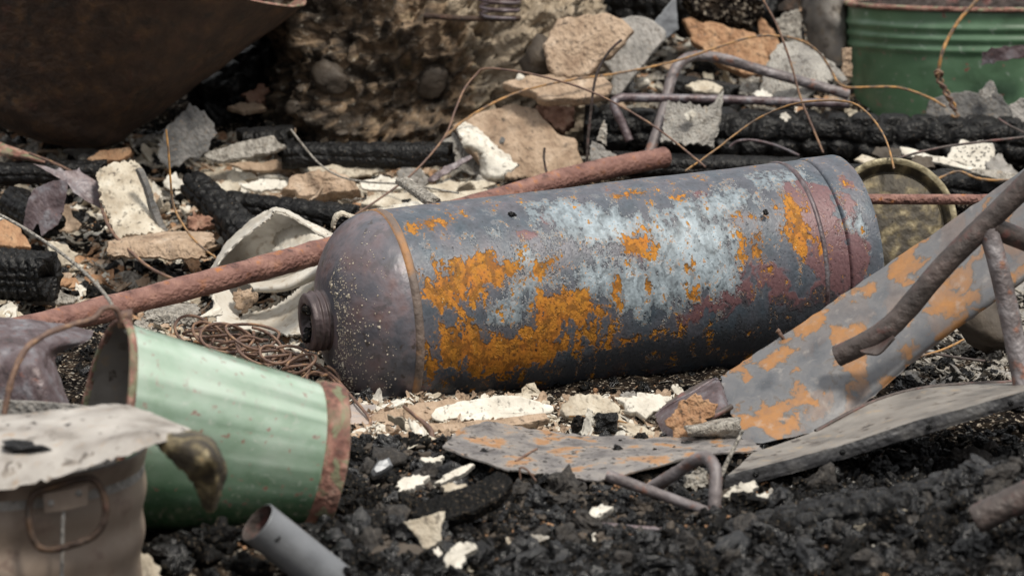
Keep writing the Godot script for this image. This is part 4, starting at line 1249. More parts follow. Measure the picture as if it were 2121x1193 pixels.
# ---------------------------------------------------------------- pipes and frames
func pipes() -> void:
	wire("rusty_pipe", "long rusty pipe sloping up behind the cylinder from the left", "pipe", M.piperust, [20, 688, 0.3, 240, 634, 0.12, 560, 550, -0.12, 665, 520, -0.22, 985, 425, -0.55, 1200, 362, -0.78, 1376, 326, -0.92], 0.0187, 0.0175, 10)
	wire("straight_rod", "mauve rusty rod running level before the round brass tin", "rod", M.piperust, [1700, 412, -0.3, 1900, 413, -0.3, 2060, 413, -0.3], 0.0079)
	wire("bent_rebar", "bent grey steel rod arching over the debris behind the cylinder", "steel rod", M.steel, [1320, 366, -0.98, 1352, 302, -1.03, 1375, 225, -1.08, 1392, 160, -1.12, 1410, 130, -1.14, 1440, 116, -1.16, 1490, 120, -1.16, 1560, 140, -1.17, 1660, 168, -1.18, 1758, 196, -1.19], 0.0092, 0.0092, 7)
	wire("hooked_rod", "mauve rod hooked down to a point at its left end", "steel rod", M.mauve, [1304, 292, -1.04, 1290, 258, -1.05, 1272, 218, -1.06, 1285, 203, -1.07, 1340, 203, -1.08, 1500, 206, -1.1, 1760, 216, -1.14], 0.0075, 0.0075, 8)
	var root := thing("tube_frame", "dark bent tube frame leaning across the rusty curved sheet", "metal frame", at(2000, 700, 0.42))
	part("main_tube", rod_shape(path_of([1735, 738, 0.4, 1790, 712, 0.41, 1838, 682, 0.42, 1880, 640, 0.42, 1955, 552, 0.42, 2045, 462, 0.42, 2180, 330, 0.42]), 0.0148, 0.0152, 8, 16, 0.05), M.darksteel, root)
	part("lower_leg", rod_shape(path_of([2046, 470, 0.42, 2068, 545, 0.43, 2092, 650, 0.44, 2122, 800, 0.46]), 0.0135, 0.0145, 8, 16, 0.05), M.steel, root)
	part("side_tube", rod_shape(path_of([2050, 466, 0.42, 2085, 482, 0.4, 2180, 520, 0.36]), 0.015, 0.0145, 8, 16, 0.05), M.darksteel, root)
	part("welded_tab", sheet_shape([[1778, 722, 0.405, 1815, 708, 0.41, 1850, 690, 0.415], [1786, 732, 0.43, 1822, 722, 0.435, 1854, 700, 0.44], [1802, 736, 0.44, 1825, 734, 0.445, 1856, 702, 0.45]], 0.003, {"amp": 0.0, "jag": 0.0}), M.darksteel, root)
	wire("bent_rod", "grey bent rod poking out of the char before the flat sheet", "steel rod", M.steel, [1258, 984, 0.8, 1300, 1000, 0.81, 1400, 1036, 0.84, 1475, 1062, 0.87], 0.0082, 0.0062, 6)
	wire("bent_rod", "grey rod bent into a hook over the char before the flat sheet", "steel rod", M.steel, [1350, 1010, 0.76, 1400, 980, 0.78, 1440, 954, 0.8, 1466, 950, 0.82, 1482, 975, 0.84, 1482, 1020, 0.86, 1480, 1064, 0.87], 0.0085, 0.0085, 8)
	wire("thin_stalk", "thin pale stalk leaning in front of the curved rusty sheet", "stalk", M.bark, [1494, 985, 0.74, 1515, 940, 0.73, 1540, 890, 0.72], 0.0034, 0.002)
	# zinc pipe with a hole, close to the lens
	var za := at(532, 1082, 1.17)
	var zb := at(760, 1262, 1.12)
	var axz := (zb - za).normalized()
	var zr := thing("zinc_pipe", "open-ended grey zinc pipe with a drilled hole at the bottom edge", "pipe", (za + zb) * 0.5)
	var prof := [[0.0255, 0.0]]
	for i in 6:
		prof.append([0.027, 0.001 + 0.2 * i / 5.0])
	part("outer_wall", lathe_shape(prof, za, axz, eye - za, 40), M.zinc, zr)
	part("bore", lathe_shape([[0.0255, 0.0], [0.0245, 0.001], [0.0245, 0.15], [0.001, 0.15]], za, axz, eye - za, 40), M.darksteel, zr)
	var hole := lathe_shape([[0.0001, 0.0006], [0.0042, 0.0006], [0.0048, 0.0]], at(572, 1113, 1.162) + (eye - za).normalized() * 0.0272, (eye - za).normalized() + Vector3(0, 0.25, 0), Vector3.UP, 20)
	part("drilled_hole", hole, M.coal, zr)
	wire("purple_pipe", "blurred purple brown pipe end at the lower right edge", "pipe", M.darksteel, [2020, 1078, 1.13, 2065, 1056, 1.13, 2180, 1000, 1.13], 0.0175, 0.018)
	wire("iron_strap", "flat brown iron strap half buried in the black char", "strap", M.mauve, [1240, 1088, 0.9, 1330, 1096, 0.9, 1440, 1100, 0.9], 0.0045)

# ---------------------------------------------------------------- bent metal sheets
func metal_sheets() -> void:
	sheet("curved_sheet", "long curved steel sheet with orange rust swirls leaning against the cylinder", "metal sheet", M.swirl, [[1494, 782, 0.33, 1560, 738, 0.3, 1700, 645, 0.25, 1850, 542, 0.2, 2000, 440, 0.17, 2130, 345, 0.15], [1504, 822, 0.37, 1590, 772, 0.34, 1730, 690, 0.3, 1880, 600, 0.26, 2030, 500, 0.23, 2160, 405, 0.21], [1520, 868, 0.42, 1630, 815, 0.39, 1762, 745, 0.35, 1895, 665, 0.31, 2030, 575, 0.28, 2160, 480, 0.26], [1532, 902, 0.47, 1665, 862, 0.43, 1790, 800, 0.39, 1908, 716, 0.35, 2030, 630, 0.32, 2160, 540, 0.3], [1542, 924, 0.49, 1694, 894, 0.45, 1800, 830, 0.4, 1916, 730, 0.35, 2040, 640, 0.32, 2160, 555, 0.3]], 0.0018, {"amp": 0.001, "jag": 0.002, "eu": 10, "ev": 8})
	sheet("flat_sheet", "thin warped steel sheet with rust streaks lying flat before the cylinder", "metal sheet", M.flatrust, [[948, 896, 0.5, 1000, 878, 0.47, 1060, 884, 0.45, 1150, 897, 0.45, 1260, 906, 0.46, 1380, 910, 0.47, 1480, 908, 0.48, 1560, 916, 0.5], [930, 915, 0.56, 990, 905, 0.54, 1060, 912, 0.53, 1150, 925, 0.54, 1260, 930, 0.55, 1380, 930, 0.55, 1480, 925, 0.54, 1570, 925, 0.53], [918, 928, 0.6, 985, 945, 0.62, 1060, 950, 0.63, 1150, 958, 0.64, 1260, 955, 0.64, 1380, 946, 0.62, 1480, 938, 0.59, 1580, 932, 0.56], [925, 932, 0.61, 1000, 960, 0.66, 1060, 976, 0.69, 1150, 990, 0.71, 1250, 996, 0.72, 1335, 975, 0.68, 1440, 950, 0.62, 1590, 936, 0.57]], 0.0022, {"amp": 0.003, "jag": 0.002, "eu": 8, "ev": 7})
	var root := thing("flanged_sheet", "grey flanged steel panel with drilled holes lying below the curved sheet", "metal panel", at(1800, 930, 0.5))
	part("top_face", sheet_shape([[1560, 940, 0.58, 1690, 895, 0.52, 1800, 838, 0.46, 1900, 808, 0.42, 2010, 797, 0.4, 2180, 792, 0.38], [1530, 968, 0.66, 1690, 925, 0.6, 1810, 880, 0.56, 1910, 842, 0.54, 2020, 818, 0.52, 2180, 794, 0.5], [1506, 987, 0.71, 1640, 952, 0.7, 1760, 920, 0.69, 1880, 879, 0.68, 2010, 844, 0.66, 2180, 797, 0.64]], 0.0014, {"amp": 0.0012, "jag": 0.001, "eu": 9}), M.palesheet, root)
	var fl := part("flange", sheet_shape([[1504, 985, 0.711, 1640, 950, 0.701, 1760, 918, 0.691, 1880, 877, 0.681, 2010, 842, 0.661, 2180, 795, 0.641], [1502, 1002, 0.713, 1640, 968, 0.703, 1760, 935, 0.693, 1880, 897, 0.683, 2010, 860, 0.663, 2180, 812, 0.643], [1500, 1014, 0.712, 1640, 980, 0.702, 1760, 946, 0.692, 1880, 910, 0.682, 2010, 871, 0.662, 2180, 822, 0.642]], 0.0014, {"amp": 0.0006, "jag": 0.0006, "eu": 9}), M.flange, root)
	part("back_lip", rod_shape(path_of([1690, 893, 0.522, 1800, 836, 0.462, 1900, 806, 0.422, 2010, 795, 0.402, 2180, 789, 0.382]), 0.0028, 0.0028, 6, 8), M.darksteel, root)
	for q in [[1566, 980, 0.71], [1746, 934, 0.696], [1926, 882, 0.676], [2095, 832, 0.656]]:
		var hs := lump_shape(Vector3(0.0042, 0.0046, 0.002), q[0], 0.1, 6, 12, false, 0.0)
		turned(hs, Basis.IDENTITY, at(q[0], q[1] + 3, q[2] + 0.006))
		part("screw_hole", hs, M.coal, fl)
	# mauve sheets at the left
	var lf := thing("folded_sheet", "folded mauve steel sheet propped like a tent at the left", "metal sheet", on(100, 480))
	plate("near_flap", "", "", M.mauve, [58, 412, 68, 392, 104, 376, 138, 372, 140, 388, 130, 438, 120, 464, 84, 490, 79, 464, 72, 462, 64, 484, 46, 474, 51, 440], 90, 470, Vector3(-0.15, 0.35, 0.9), 0.0016, {"z": -0.64, "jag": 0.001, "amp": 0.0015, "n": 90, "bend": 3.0, "parent": lf})
	plate("far_flap", "", "", M.mauve, [65, 338, 92, 344, 116, 352, 122, 345, 130, 355, 158, 352, 162, 346, 166, 356, 206, 380, 212, 434, 176, 416, 150, 398, 140, 382, 112, 364], 150, 380, Vector3(0.25, 0.7, 0.65), 0.0016, {"z": -0.7, "jag": 0.001, "amp": 0.0015, "n": 90, "parent": lf})
	sheet("crumpled_metal", "crumpled mauve steel panel with blue scorch behind the tipped bucket", "metal panel", M.mauve, [[-80, 655, 0.62, 0, 660, 0.62, 60, 664, 0.61, 120, 672, 0.6, 192, 688, 0.58], [-80, 700, 0.7, 0, 702, 0.7, 62, 700, 0.68, 120, 700, 0.66, 180, 706, 0.63], [-80, 745, 0.74, 0, 740, 0.74, 75, 742, 0.74, 96, 738, 0.7, 112, 735, 0.66], [-80, 800, 0.76, 0, 800, 0.76, 80, 795, 0.77, 112, 790, 0.74, 122, 785, 0.7], [-80, 900, 0.77, 0, 890, 0.77, 90, 880, 0.78, 128, 870, 0.77, 148, 862, 0.74]], 0.0018, {"amp": 0.002, "jag": 0.001})
	sheet("iron_strip", "rust brown iron strip entering from the left edge", "metal strip", M.pinkrust, [[-40, 286, -0.98, 0, 297, -0.97, 50, 316, -0.95, 92, 330, -0.93], [-40, 298, -0.96, 0, 310, -0.95, 50, 326, -0.93, 92, 336, -0.92], [-40, 312, -0.96, 0, 322, -0.95, 50, 332, -0.94, 92, 338, -0.93]], 0.002, {"amp": 0.001})
	sheet("copper_scrap", "pale bent metal scrap with an orange edge between the bucket and the cylinder", "metal scrap", M.copper, [[706, 842, 0.3, 735, 840, 0.28, 778, 840, 0.27], [700, 880, 0.37, 745, 872, 0.35, 792, 872, 0.33], [710, 905, 0.42, 770, 905, 0.41, 850, 912, 0.4]], 0.002, {"amp": 0.002, "jag": 0.003})
	# crushed can
	var can := thing("crushed_can", "flattened mauve metal can lying open against the curved sheet", "can", on(1440, 905))
	part("can_wall", sheet_shape([[1360, 862, 0.36, 1382, 842, 0.35, 1430, 815, 0.34, 1478, 788, 0.32, 1490, 790, 0.33], [1366, 880, 0.39, 1390, 866, 0.4, 1440, 838, 0.39, 1488, 805, 0.37, 1500, 815, 0.36], [1384, 914, 0.43, 1410, 905, 0.45, 1455, 885, 0.44, 1500, 850, 0.41, 1512, 852, 0.4]], 0.002, {"amp": 0.001, "jag": 0.001}), M.mauve, can)
	part("can_back", sheet_shape([[1360, 862, 0.355, 1376, 840, 0.32, 1425, 808, 0.29, 1472, 786, 0.29, 1488, 789, 0.32], [1368, 890, 0.37, 1386, 870, 0.34, 1432, 840, 0.32, 1480, 815, 0.32, 1500, 815, 0.34]], 0.002, {"amp": 0.001, "jag": 0.001}), M.darksteel, can)
	part("can_seam", rod_shape(path_of([1358, 862, 0.362, 1380, 842, 0.356, 1430, 815, 0.346, 1478, 787, 0.326, 1488, 789, 0.336]), 0.0022, 0.0022, 6, 8), M.mauve, can)
	part("bent_band", rod_shape(path_of([1398, 905, 0.445, 1440, 885, 0.45, 1480, 862, 0.44, 1516, 842, 0.42]), 0.004, 0.004, 6, 8), M.darksteel, can)
	# brass lid
	var c := at(1850, 458, -0.42)
	var nrm := Vector3(0.06, 0.42, 0.9).normalized()
	var lid := thing("brass_tin", "round tarnished brass tin end leaning behind the cylinder foot", "tin", Vector3(c.x, 0.02, c.z))
	var R := 0.098
	part("dished_face", lathe_shape([[0.001, -0.004], [R * 0.5, -0.005], [R * 0.78, -0.007], [R * 0.8, -0.012], [R * 0.84, -0.012], [R * 0.88, 0.002], [R * 0.93, 0.006]], c, nrm, Vector3.UP, 70, {"amp": 0.001}), M.brass, lid)
	part("rolled_rim", lathe_shape([[R * 0.9, 0.003], [R * 0.93, 0.0065], [R * 1.0, 0.008], [R * 1.02, 0.005], [R * 1.01, -0.003]], c, nrm, Vector3.UP, 70, {"amp": 0.001}), M.brassrim, lid)
	part("tin_side", lathe_shape([[R * 1.01, -0.003], [R, -0.06]], c, nrm, Vector3.UP, 70, {"amp": 0.001}), M.brass, lid)
	# screw on the curved sheet
	wire("bolt", "small rusty bolt standing on the upper edge of the curved sheet", "bolt", M.wirerust, [1610, 684, 0.285, 1614, 687, 0.285, 1615, 689, 0.285, 1624, 702, 0.285], 0.0036, 0.0024, 3)

# ---------------------------------------------------------------- slabs of plaster, tile and lining
func slabs_behind() -> void:
	var up := Vector3(0.05, 0.55, 0.85)
	var flat_n := Vector3(0.0, 0.9, 0.45)
	plate("plaster_slab", "pale grey white slab leaning behind the pebbly tan slab", "slab", M.grey, [1282, 40, 1340, 34, 1352, 44, 1378, 62, 1376, 80, 1340, 130, 1300, 178, 1282, 200, 1258, 198, 1270, 160, 1240, 120], 1300, 200, Vector3(-0.1, 0.6, 0.8), 0.012, {"jag": 0.003, "z": -1.17})
	plate("grey_sheet", "small blue grey sheet corner standing behind the pale slab", "metal sheet", M.zinc, [1345, 60, 1375, 20, 1400, -10, 1406, 60, 1378, 82], 1380, 80, Vector3(0.3, 0.2, 0.9), 0.003, {"jag": 0.001, "z": -1.32})
	plate("plaster_slab", "pebbly tan mortar slab leaning against the clean end of the footing", "slab", M.tan, [1126, 96, 1140, 60, 1158, 38, 1212, 36, 1262, 28, 1290, 44, 1312, 62, 1298, 90, 1268, 118, 1210, 160, 1180, 166, 1140, 158, 1130, 128], 1190, 168, Vector3(-0.05, 0.5, 0.85), 0.02, {"jag": 0.004, "z": -1.1, "amp": 0.004, "n": 56})
	plate("plaster_slab", "broken tan mortar slab lying flat under the pebbly tan slab", "slab", M.tan, [1040, 178, 1090, 160, 1180, 160, 1250, 166, 1268, 178, 1262, 204, 1190, 212, 1120, 214, 1110, 200, 1060, 188], 1190, 214, Vector3(0, 0.7, 0.7), 0.02, {"jag": 0.004, "amp": 0.004, "z": -1.07})
	plate("plaster_slab", "large smooth beige slab between the white flake and the arched rod", "slab", M.tan, [940, 262, 985, 238, 1060, 220, 1108, 228, 1140, 262, 1160, 285, 1190, 292, 1206, 340, 1196, 368, 1120, 376, 1040, 372, 1000, 345, 965, 310], 1100, 374, Vector3(0.06, 0.62, 0.78), 0.02, {"jag": 0.003, "amp": 0.004, "n": 60})
	plate("brick_piece", "crumbly pinkish brick piece at the back of the beige slab", "brick piece", M.brick, [1110, 226, 1150, 220, 1190, 228, 1186, 256, 1170, 276, 1148, 274, 1130, 256], 1160, 280, up, 0.03, {"jag": 0.006, "amp": 0.006, "z": -1.13})
	sheet("curled_flake", "bright white curled flake with grey underside left of the beige slab", "flake", M.white, [[946, 268, -1.0, 958, 258, -1.02, 990, 272, -1.02, 1016, 296, -1.0, 1046, 322, -0.98, 1070, 346, -0.96], [950, 282, -0.96, 972, 284, -0.97, 996, 296, -0.97, 1014, 318, -0.96, 1034, 340, -0.94, 1060, 354, -0.92], [958, 298, -0.95, 980, 304, -0.96, 1000, 316, -0.96, 1006, 338, -0.95, 1016, 364, -0.93, 1044, 364, -0.91], [960, 300, -0.98, 984, 308, -0.99, 994, 318, -0.99, 998, 340, -0.98, 1006, 368, -0.95, 1040, 370, -0.93]], 0.004, {"amp": 0.004, "jag": 0.004})
	plate("lining_scrap", "grey fabric backed scrap under the bright white curled flake", "scrap", M.weave, [916, 296, 940, 275, 965, 300, 1000, 320, 1040, 340, 1085, 362, 1070, 372, 1030, 372, 990, 370, 950, 352, 930, 320], 990, 374, up, 0.004, {"jag": 0.005, "bend": 2.0})
	plate("ochre_slab", "orange tan crumbly slab leaning on the bank under the wire arch", "slab", M.ochre, [1412, 42, 1428, 40, 1450, 50, 1490, 52, 1530, 66, 1562, 70, 1584, 96, 1594, 130, 1580, 158, 1545, 162, 1500, 140, 1460, 112, 1436, 90], 1540, 168, Vector3(0.0, 0.6, 0.8), 0.018, {"jag": 0.004, "amp": 0.004, "z": -1.4, "n": 56})
	plate("ochre_slab", "narrow orange tan splinter slab behind the fabric backed sheet", "slab", M.ochre, [1568, 34, 1582, 38, 1606, 70, 1622, 112, 1590, 120, 1574, 80], 1600, 120, up, 0.012, {"z": -1.48, "jag": 0.003})
	plate("mottled_slab", "mottled cream grey slab upright left of the bent white sheet", "slab", M.bark, [1606, 40, 1632, 24, 1658, 22, 1660, 90, 1640, 96, 1618, 76], 1640, 98, Vector3(0.1, 0.3, 0.9), 0.012, {"z": -1.55})
	sheet("lining_sheet", "grey fabric backed sheet under the arching black wire", "lining sheet", M.weave, [[1582, 206, -1.2, 1578, 165, -1.23, 1598, 112, -1.28, 1640, 88, -1.32, 1668, 100, -1.32], [1610, 208, -1.19, 1620, 170, -1.22, 1640, 128, -1.26, 1668, 106, -1.3, 1700, 118, -1.3], [1650, 210, -1.18, 1665, 180, -1.2, 1690, 150, -1.22, 1715, 136, -1.25, 1735, 145, -1.25], [1668, 212, -1.18, 1690, 190, -1.18, 1715, 172, -1.2, 1735, 165, -1.2, 1752, 172, -1.2]], 0.004, {"amp": 0.004, "jag": 0.005})
	sheet("bent_metal", "stained white sheet bent upright at the left of the green tub", "metal sheet", M.palesheet, [[1658, -30, -1.62, 1662, 20, -1.6, 1668, 60, -1.58, 1690, 132, -1.56], [1690, -30, -1.56, 1696, 20, -1.54, 1706, 70, -1.53, 1722, 135, -1.52], [1716, -30, -1.54, 1735, 20, -1.53, 1748, 60, -1.52, 1756, 130, -1.52], [1750, -30, -1.6, 1762, 15, -1.6, 1768, 55, -1.6, 1764, 95, -1.6]], 0.003, {"amp": 0.003, "jag": 0.002})
	plate("tan_offcut", "upright tan offcut wedged between the bent sheet and the green tub", "slab", M.tan, [1744, 100, 1764, 98, 1766, 160, 1744, 158], 1755, 160, Vector3(0, 0.2, 1), 0.02, {"z": -1.32, "jag": 0.002})
	sheet("curled_lining_scrap", "grey scrap of fabric backed lining curled up behind the charred beam", "lining sheet", M.weave, [[1372, 295, -1.0, 1380, 250, -1.03, 1386, 212, -1.05], [1410, 300, -0.98, 1418, 262, -1.0, 1420, 216, -1.03], [1450, 302, -0.98, 1458, 265, -1.0, 1466, 220, -1.02], [1472, 304, -1.0, 1486, 262, -1.02, 1494, 190, -1.06]], 0.005, {"amp": 0.003, "jag": 0.004})
	plate("plaster_flake", "small white blot stuck on the grey curled lining scrap", "flake", M.white, [1418, 236, 1436, 226, 1444, 238, 1432, 250, 1420, 248], 1430, 240, Vector3(0, 0.3, 1), 0.004, {"z": -0.985, "jag": 0.002})
	plate("plaster_flake", "white splash of ash stuck on the face of the thick charred beam", "flake", M.white, [1617, 236, 1630, 233, 1639, 242, 1630, 252, 1618, 246], 1628, 242, Vector3(0, 0.5, 1), 0.003, {"z": -1.068, "jag": 0.003})
	plate("cream_flake", "cream flake lying on the char left of the curled lining scrap", "flake", M.cream, [1420, 180, 1445, 170, 1478, 172, 1496, 184, 1488, 198, 1440, 192], 1460, 196, flat_n, 0.008, {"z": -1.2})
	plate("cream_flake", "grey curled chip between the ochre slab and the hooked rod", "flake", M.bark, [1536, 170, 1552, 160, 1574, 162, 1572, 196, 1548, 200, 1530, 196], 1550, 200, up, 0.006, {"z": -1.18, "bend": 8.0})
	plate("cream_flake", "bright white flake resting on the middle of the hooked rod", "flake", M.white, [1562, 194, 1580, 186, 1602, 200, 1600, 206, 1565, 206], 1580, 206, up, 0.01, {"z": -1.12})
	plate("slate_shard", "big torn grey board standing before the green tub", "board", M.slate, [1916, 240, 1930, 205, 1960, 192, 1990, 190, 2030, 192, 2052, 165, 2078, 200, 2098, 230, 2110, 262, 2040, 262, 1960, 250], 2020, 258, Vector3(0.05, 0.35, 0.92), 0.008, {"z": -1.15, "jag": 0.004, "mat": 1, "n": 60})
	plate("slate_shard", "smaller grey board piece at the right edge beside the torn board", "board", M.grey, [2092, 216, 2118, 206, 2180, 215, 2180, 270, 2104, 262], 2130, 262, Vector3(-0.1, 0.35, 0.92), 0.008, {"z": -1.12})
	plate("slate_shard", "small pale chip leaning on the torn grey board", "flake", M.grey, [2026, 192, 2040, 182, 2062, 184, 2056, 200, 2040, 207], 2042, 195, Vector3(0.05, 0.35, 0.92), 0.004, {"z": -1.14})
	plate("perforated_tile", "cream pitted tile lying on the chips right of the round tin", "tile", M.white, [1972, 308, 1992, 292, 2018, 296, 2040, 292, 2058, 300, 2062, 330, 2080, 350, 2060, 358, 2010, 348, 1960, 332], 2020, 356, Vector3(0.1, 0.6, 0.75), 0.01, {"jag": 0.004, "z": -0.93, "n": 56})
	var tile := get_node(NodePath("perforated_tile")) as Node3D
	for i in 46:
		var px := 1985.0 + (i % 9) * 9.5 + 3.0 * sin(i * 2.3)
		var py := 306.0 + (i / 9) * 9.0 + 2.0 * cos(i * 1.7)
		if px > 2052 and py < 312 or px < 1990 and py > 330:
			continue
		var pit := lump_shape(Vector3(0.0016, 0.0013, 0.0012), i, 0.3, 5, 7, false, 0.1)
		var nn := Vector3(0.1, 0.6, 0.75).normalized()
		var d := ray(px, py)
		var p0 := at(2020, 356, -0.93) + nn * 0.0052
		turned(pit, Basis.IDENTITY, eye + d * ((p0 - eye).dot(nn) / d.dot(nn)))
		part("pit", pit, M.slate, tile)
	plate("tile_piece", "tan tile scrap behind the perforated tile at the right edge", "tile", M.grey, [2040, 340, 2072, 318, 2090, 340, 2112, 362, 2080, 372, 2050, 362], 2080, 370, Vector3(0.0, 0.6, 0.75), 0.01, {"z": -0.9})
	plate("brown_block", "small brown block just above the arch of the brass tin", "block", M.stone, [1804, 324, 1812, 308, 1866, 312, 1870, 330, 1830, 334], 1840, 336, up, 0.02, {"z": -0.95, "jag": 0.002})
	plate("brown_block", "brown block with square end right of the wire arch foot", "block", M.stone, [1886, 336, 1894, 326, 1932, 328, 1937, 350, 1910, 354], 1910, 354, up, 0.02, {"z": -0.9, "jag": 0.002})
	plate("cream_strip", "long white strip lying from the block toward the perforated tile", "strip", M.white, [1866, 306, 1886, 308, 1920, 322, 1960, 330, 2010, 348, 2066, 356, 2058, 362, 1990, 350, 1930, 336, 1870, 322], 1960, 345, Vector3(0.1, 0.75, 0.6), 0.006, {"z": -0.91, "n": 56, "jag": 0.002})
	plate("cream_strip", "white curled flake lying above the brass tin", "strip", M.cream, [1770, 332, 1784, 322, 1812, 330, 1850, 336, 1888, 336, 1908, 350, 1860, 350, 1800, 344], 1830, 350, Vector3(0.0, 0.8, 0.55), 0.006, {"z": -0.86, "jag": 0.002})
	plate("grey_lath", "grey splintered lath below the perforated tile", "lath", M.bark, [2010, 352, 2060, 354, 2125, 366, 2125, 380, 2060, 372, 2012, 360], 2060, 374, Vector3(0.0, 0.8, 0.6), 0.008, {"z": -0.82, "jag": 0.002})
	plate("grey_shard", "thin upright grey shard behind the rusty pipe's open end", "shard", M.bark, [1236, 290, 1244, 262, 1252, 248, 1258, 262, 1256, 300], 1250, 300, up, 0.004, {"z": -0.96})
	plate("grey_shard", "jagged grey shard leaning behind the rusty pipe's open end", "shard", M.grey, [1222, 340, 1224, 290, 1246, 300, 1258, 312, 1280, 322, 1276, 338], 1250, 340, Vector3(0.1, 0.3, 0.9), 0.004, {"z": -0.94})
	plate("soil_clod", "dark earth clod with roots on the bank above the ochre slab", "clod", M.soil, [1420, 5, 1480, -15, 1560, -10, 1580, 30, 1560, 60, 1500, 50, 1440, 40], 1500, 60, up, 0.04, {"z": -1.5, "jag": 0.01, "amp": 0.02})
	plate("brown_board", "dark brown board end jammed above the mottled slab", "board", M.brownrust, [1560, -20, 1660, -20, 1658, 22, 1610, 26, 1570, 6], 1610, 26, Vector3(0, 0.2, 1), 0.02, {"z": -1.6})

func slabs_left() -> void:
	var up := Vector3(0.1, 0.5, 0.85)
	sheet("plaster_slab", "cream grey slab leaning upright at left with a charred right edge", "slab", M.cream, [[202, 362, -0.7, 232, 346, -0.71, 270, 340, -0.72, 284, 350, -0.72], [206, 400, -0.66, 240, 385, -0.67, 280, 378, -0.68, 304, 385, -0.7], [220, 446, -0.62, 250, 435, -0.63, 292, 430, -0.64, 318, 435, -0.66], [242, 498, -0.57, 275, 492, -0.57, 316, 490, -0.58, 338, 488, -0.6]], 0.007, {"amp": 0.002, "jag": 0.005, "eu": 10})
	plate("slate_edge", "thin dark shard against the right edge of the leaning cream slab", "shard", M.slate, [280, 346, 292, 346, 308, 384, 330, 450, 345, 486, 332, 490, 312, 440, 298, 390], 330, 490, Vector3(0.5, 0.4, 0.8), 0.01, {"z": -0.6})
	sheet("tile_slab", "long tan tile with a broken near edge under the leaning cream slab", "tile", M.tan, [[240, 506, -0.58, 300, 492, -0.6, 370, 490, -0.6, 436, 492, -0.6], [230, 512, -0.53, 300, 506, -0.53, 370, 505, -0.53, 440, 508, -0.54], [222, 512, -0.515, 300, 512, -0.515, 370, 512, -0.515, 420, 516, -0.52], [222, 532, -0.505, 300, 536, -0.505, 370, 538, -0.505, 426, 536, -0.51]], 0.009, {"amp": 0.0015, "jag": 0.003})
	plate("slate_shard", "dark grey curved shard standing under the rusted vessel", "shard", M.slate, [330, 300, 345, 262, 372, 238, 392, 215, 420, 232, 440, 258, 446, 276, 436, 300, 412, 322, 380, 338, 352, 346, 326, 330], 390, 340, Vector3(0.15, 0.35, 0.9), 0.006, {"z": -1.02, "bend": 7.0, "jag": 0.005, "n": 56})
	plate("weathered_board", "weathered grey board leaning left of the beam before the footing", "board", M.bark, [422, 325, 434, 316, 500, 296, 562, 284, 582, 300, 598, 304, 560, 318, 500, 330, 446, 338], 500, 334, Vector3(-0.05, 0.7, 0.7), 0.008, {"z": -1.0, "jag": 0.003, "n": 56})
	plate("tan_board", "brown tan board fragment lying left of the dark grey shard", "board", M.ochre, [180, 332, 205, 318, 270, 308, 272, 322, 250, 334, 200, 340], 230, 340, Vector3(0.0, 0.75, 0.6), 0.01, {"z": -1.0, "jag": 0.003})
	plate("brick_piece", "red brick corner between the rusted vessel and the footing", "brick piece", M.brick, [498, 205, 540, 180, 560, 190, 560, 220, 520, 222], 530, 224, up, 0.04, {"z": -1.36, "jag": 0.006, "amp": 0.006})
	plate("cream_flake", "pinkish cream flake below the red brick corner", "flake", M.tan, [470, 226, 500, 216, 545, 218, 550, 228, 500, 236], 510, 236, Vector3(0, 0.8, 0.6), 0.01, {"z": -1.3})
	plate("tan_plate", "flat tan flake at the left edge behind the checked charred block", "flake", M.ochre, [-30, 462, 20, 458, 44, 476, 64, 516, 20, 514, -30, 510], 20, 514, Vector3(0.1, 0.7, 0.6), 0.008, {"z": -0.55, "jag": 0.003})
	plate("cream_flake", "ragged cream flake leaning right of the checked charred block", "flake", M.cream, [96, 506, 104, 498, 138, 510, 160, 528, 148, 548, 112, 556, 98, 534], 128, 556, up, 0.006, {"z": -0.42, "jag": 0.003})
	plate("grey_flake", "grey weathered flake lying under the checked charred block", "flake", M.bark, [40, 622, 76, 602, 110, 600, 160, 620, 150, 632, 90, 630], 100, 634, Vector3(0.05, 0.8, 0.5), 0.008, {"lift": 0.008})
	plate("tan_lump", "large rounded tan plaster lump in the pale rubble behind the cylinder", "plaster lump", M.tan, [585, 398, 605, 372, 660, 362, 700, 362, 735, 382, 740, 402, 700, 412, 630, 412], 660, 412, Vector3(0.0, 0.7, 0.7), 0.03, {"lift": 0.02, "amp": 0.01, "jag": 0.006, "n": 50})
	for q in [["broad cream slab behind the short end of the beam before the footing", [640, 352, 700, 340, 760, 344, 800, 356, 770, 366, 690, 366, 645, 362], M.cream], ["chalky white slab right of the rounded tan lump", [745, 380, 790, 366, 850, 372, 862, 388, 800, 398, 752, 394], M.white], ["thin white sheet of plaster left of the rounded tan lump", [500, 384, 540, 372, 590, 378, 596, 392, 540, 398, 505, 394], M.white], ["cream plate just above the long flat cream slab", [880, 392, 930, 378, 1000, 376, 1030, 386, 980, 398, 900, 402], M.cream], ["pale crust lying left of the flattish charred beam", [430, 384, 468, 376, 498, 384, 490, 398, 450, 402, 432, 396], M.cream], ["tan crust under the weathered grey board", [470, 344, 540, 336, 610, 334, 640, 344, 600, 354, 510, 356], M.tan], ["white crust at the upper edge of the cylinder shoulder", [780, 436, 850, 420, 900, 424, 890, 436, 830, 442], M.white]]:
		plate("plaster_crust", q[0], "plaster", q[2], q[1], q[1][0] + 60.0, q[1][9] + 4.0, Vector3(0.05, 0.75, 0.6), 0.006, {"lift": 0.02, "jag": 0.004, "amp": 0.004, "n": 44, "bend": 2.0})
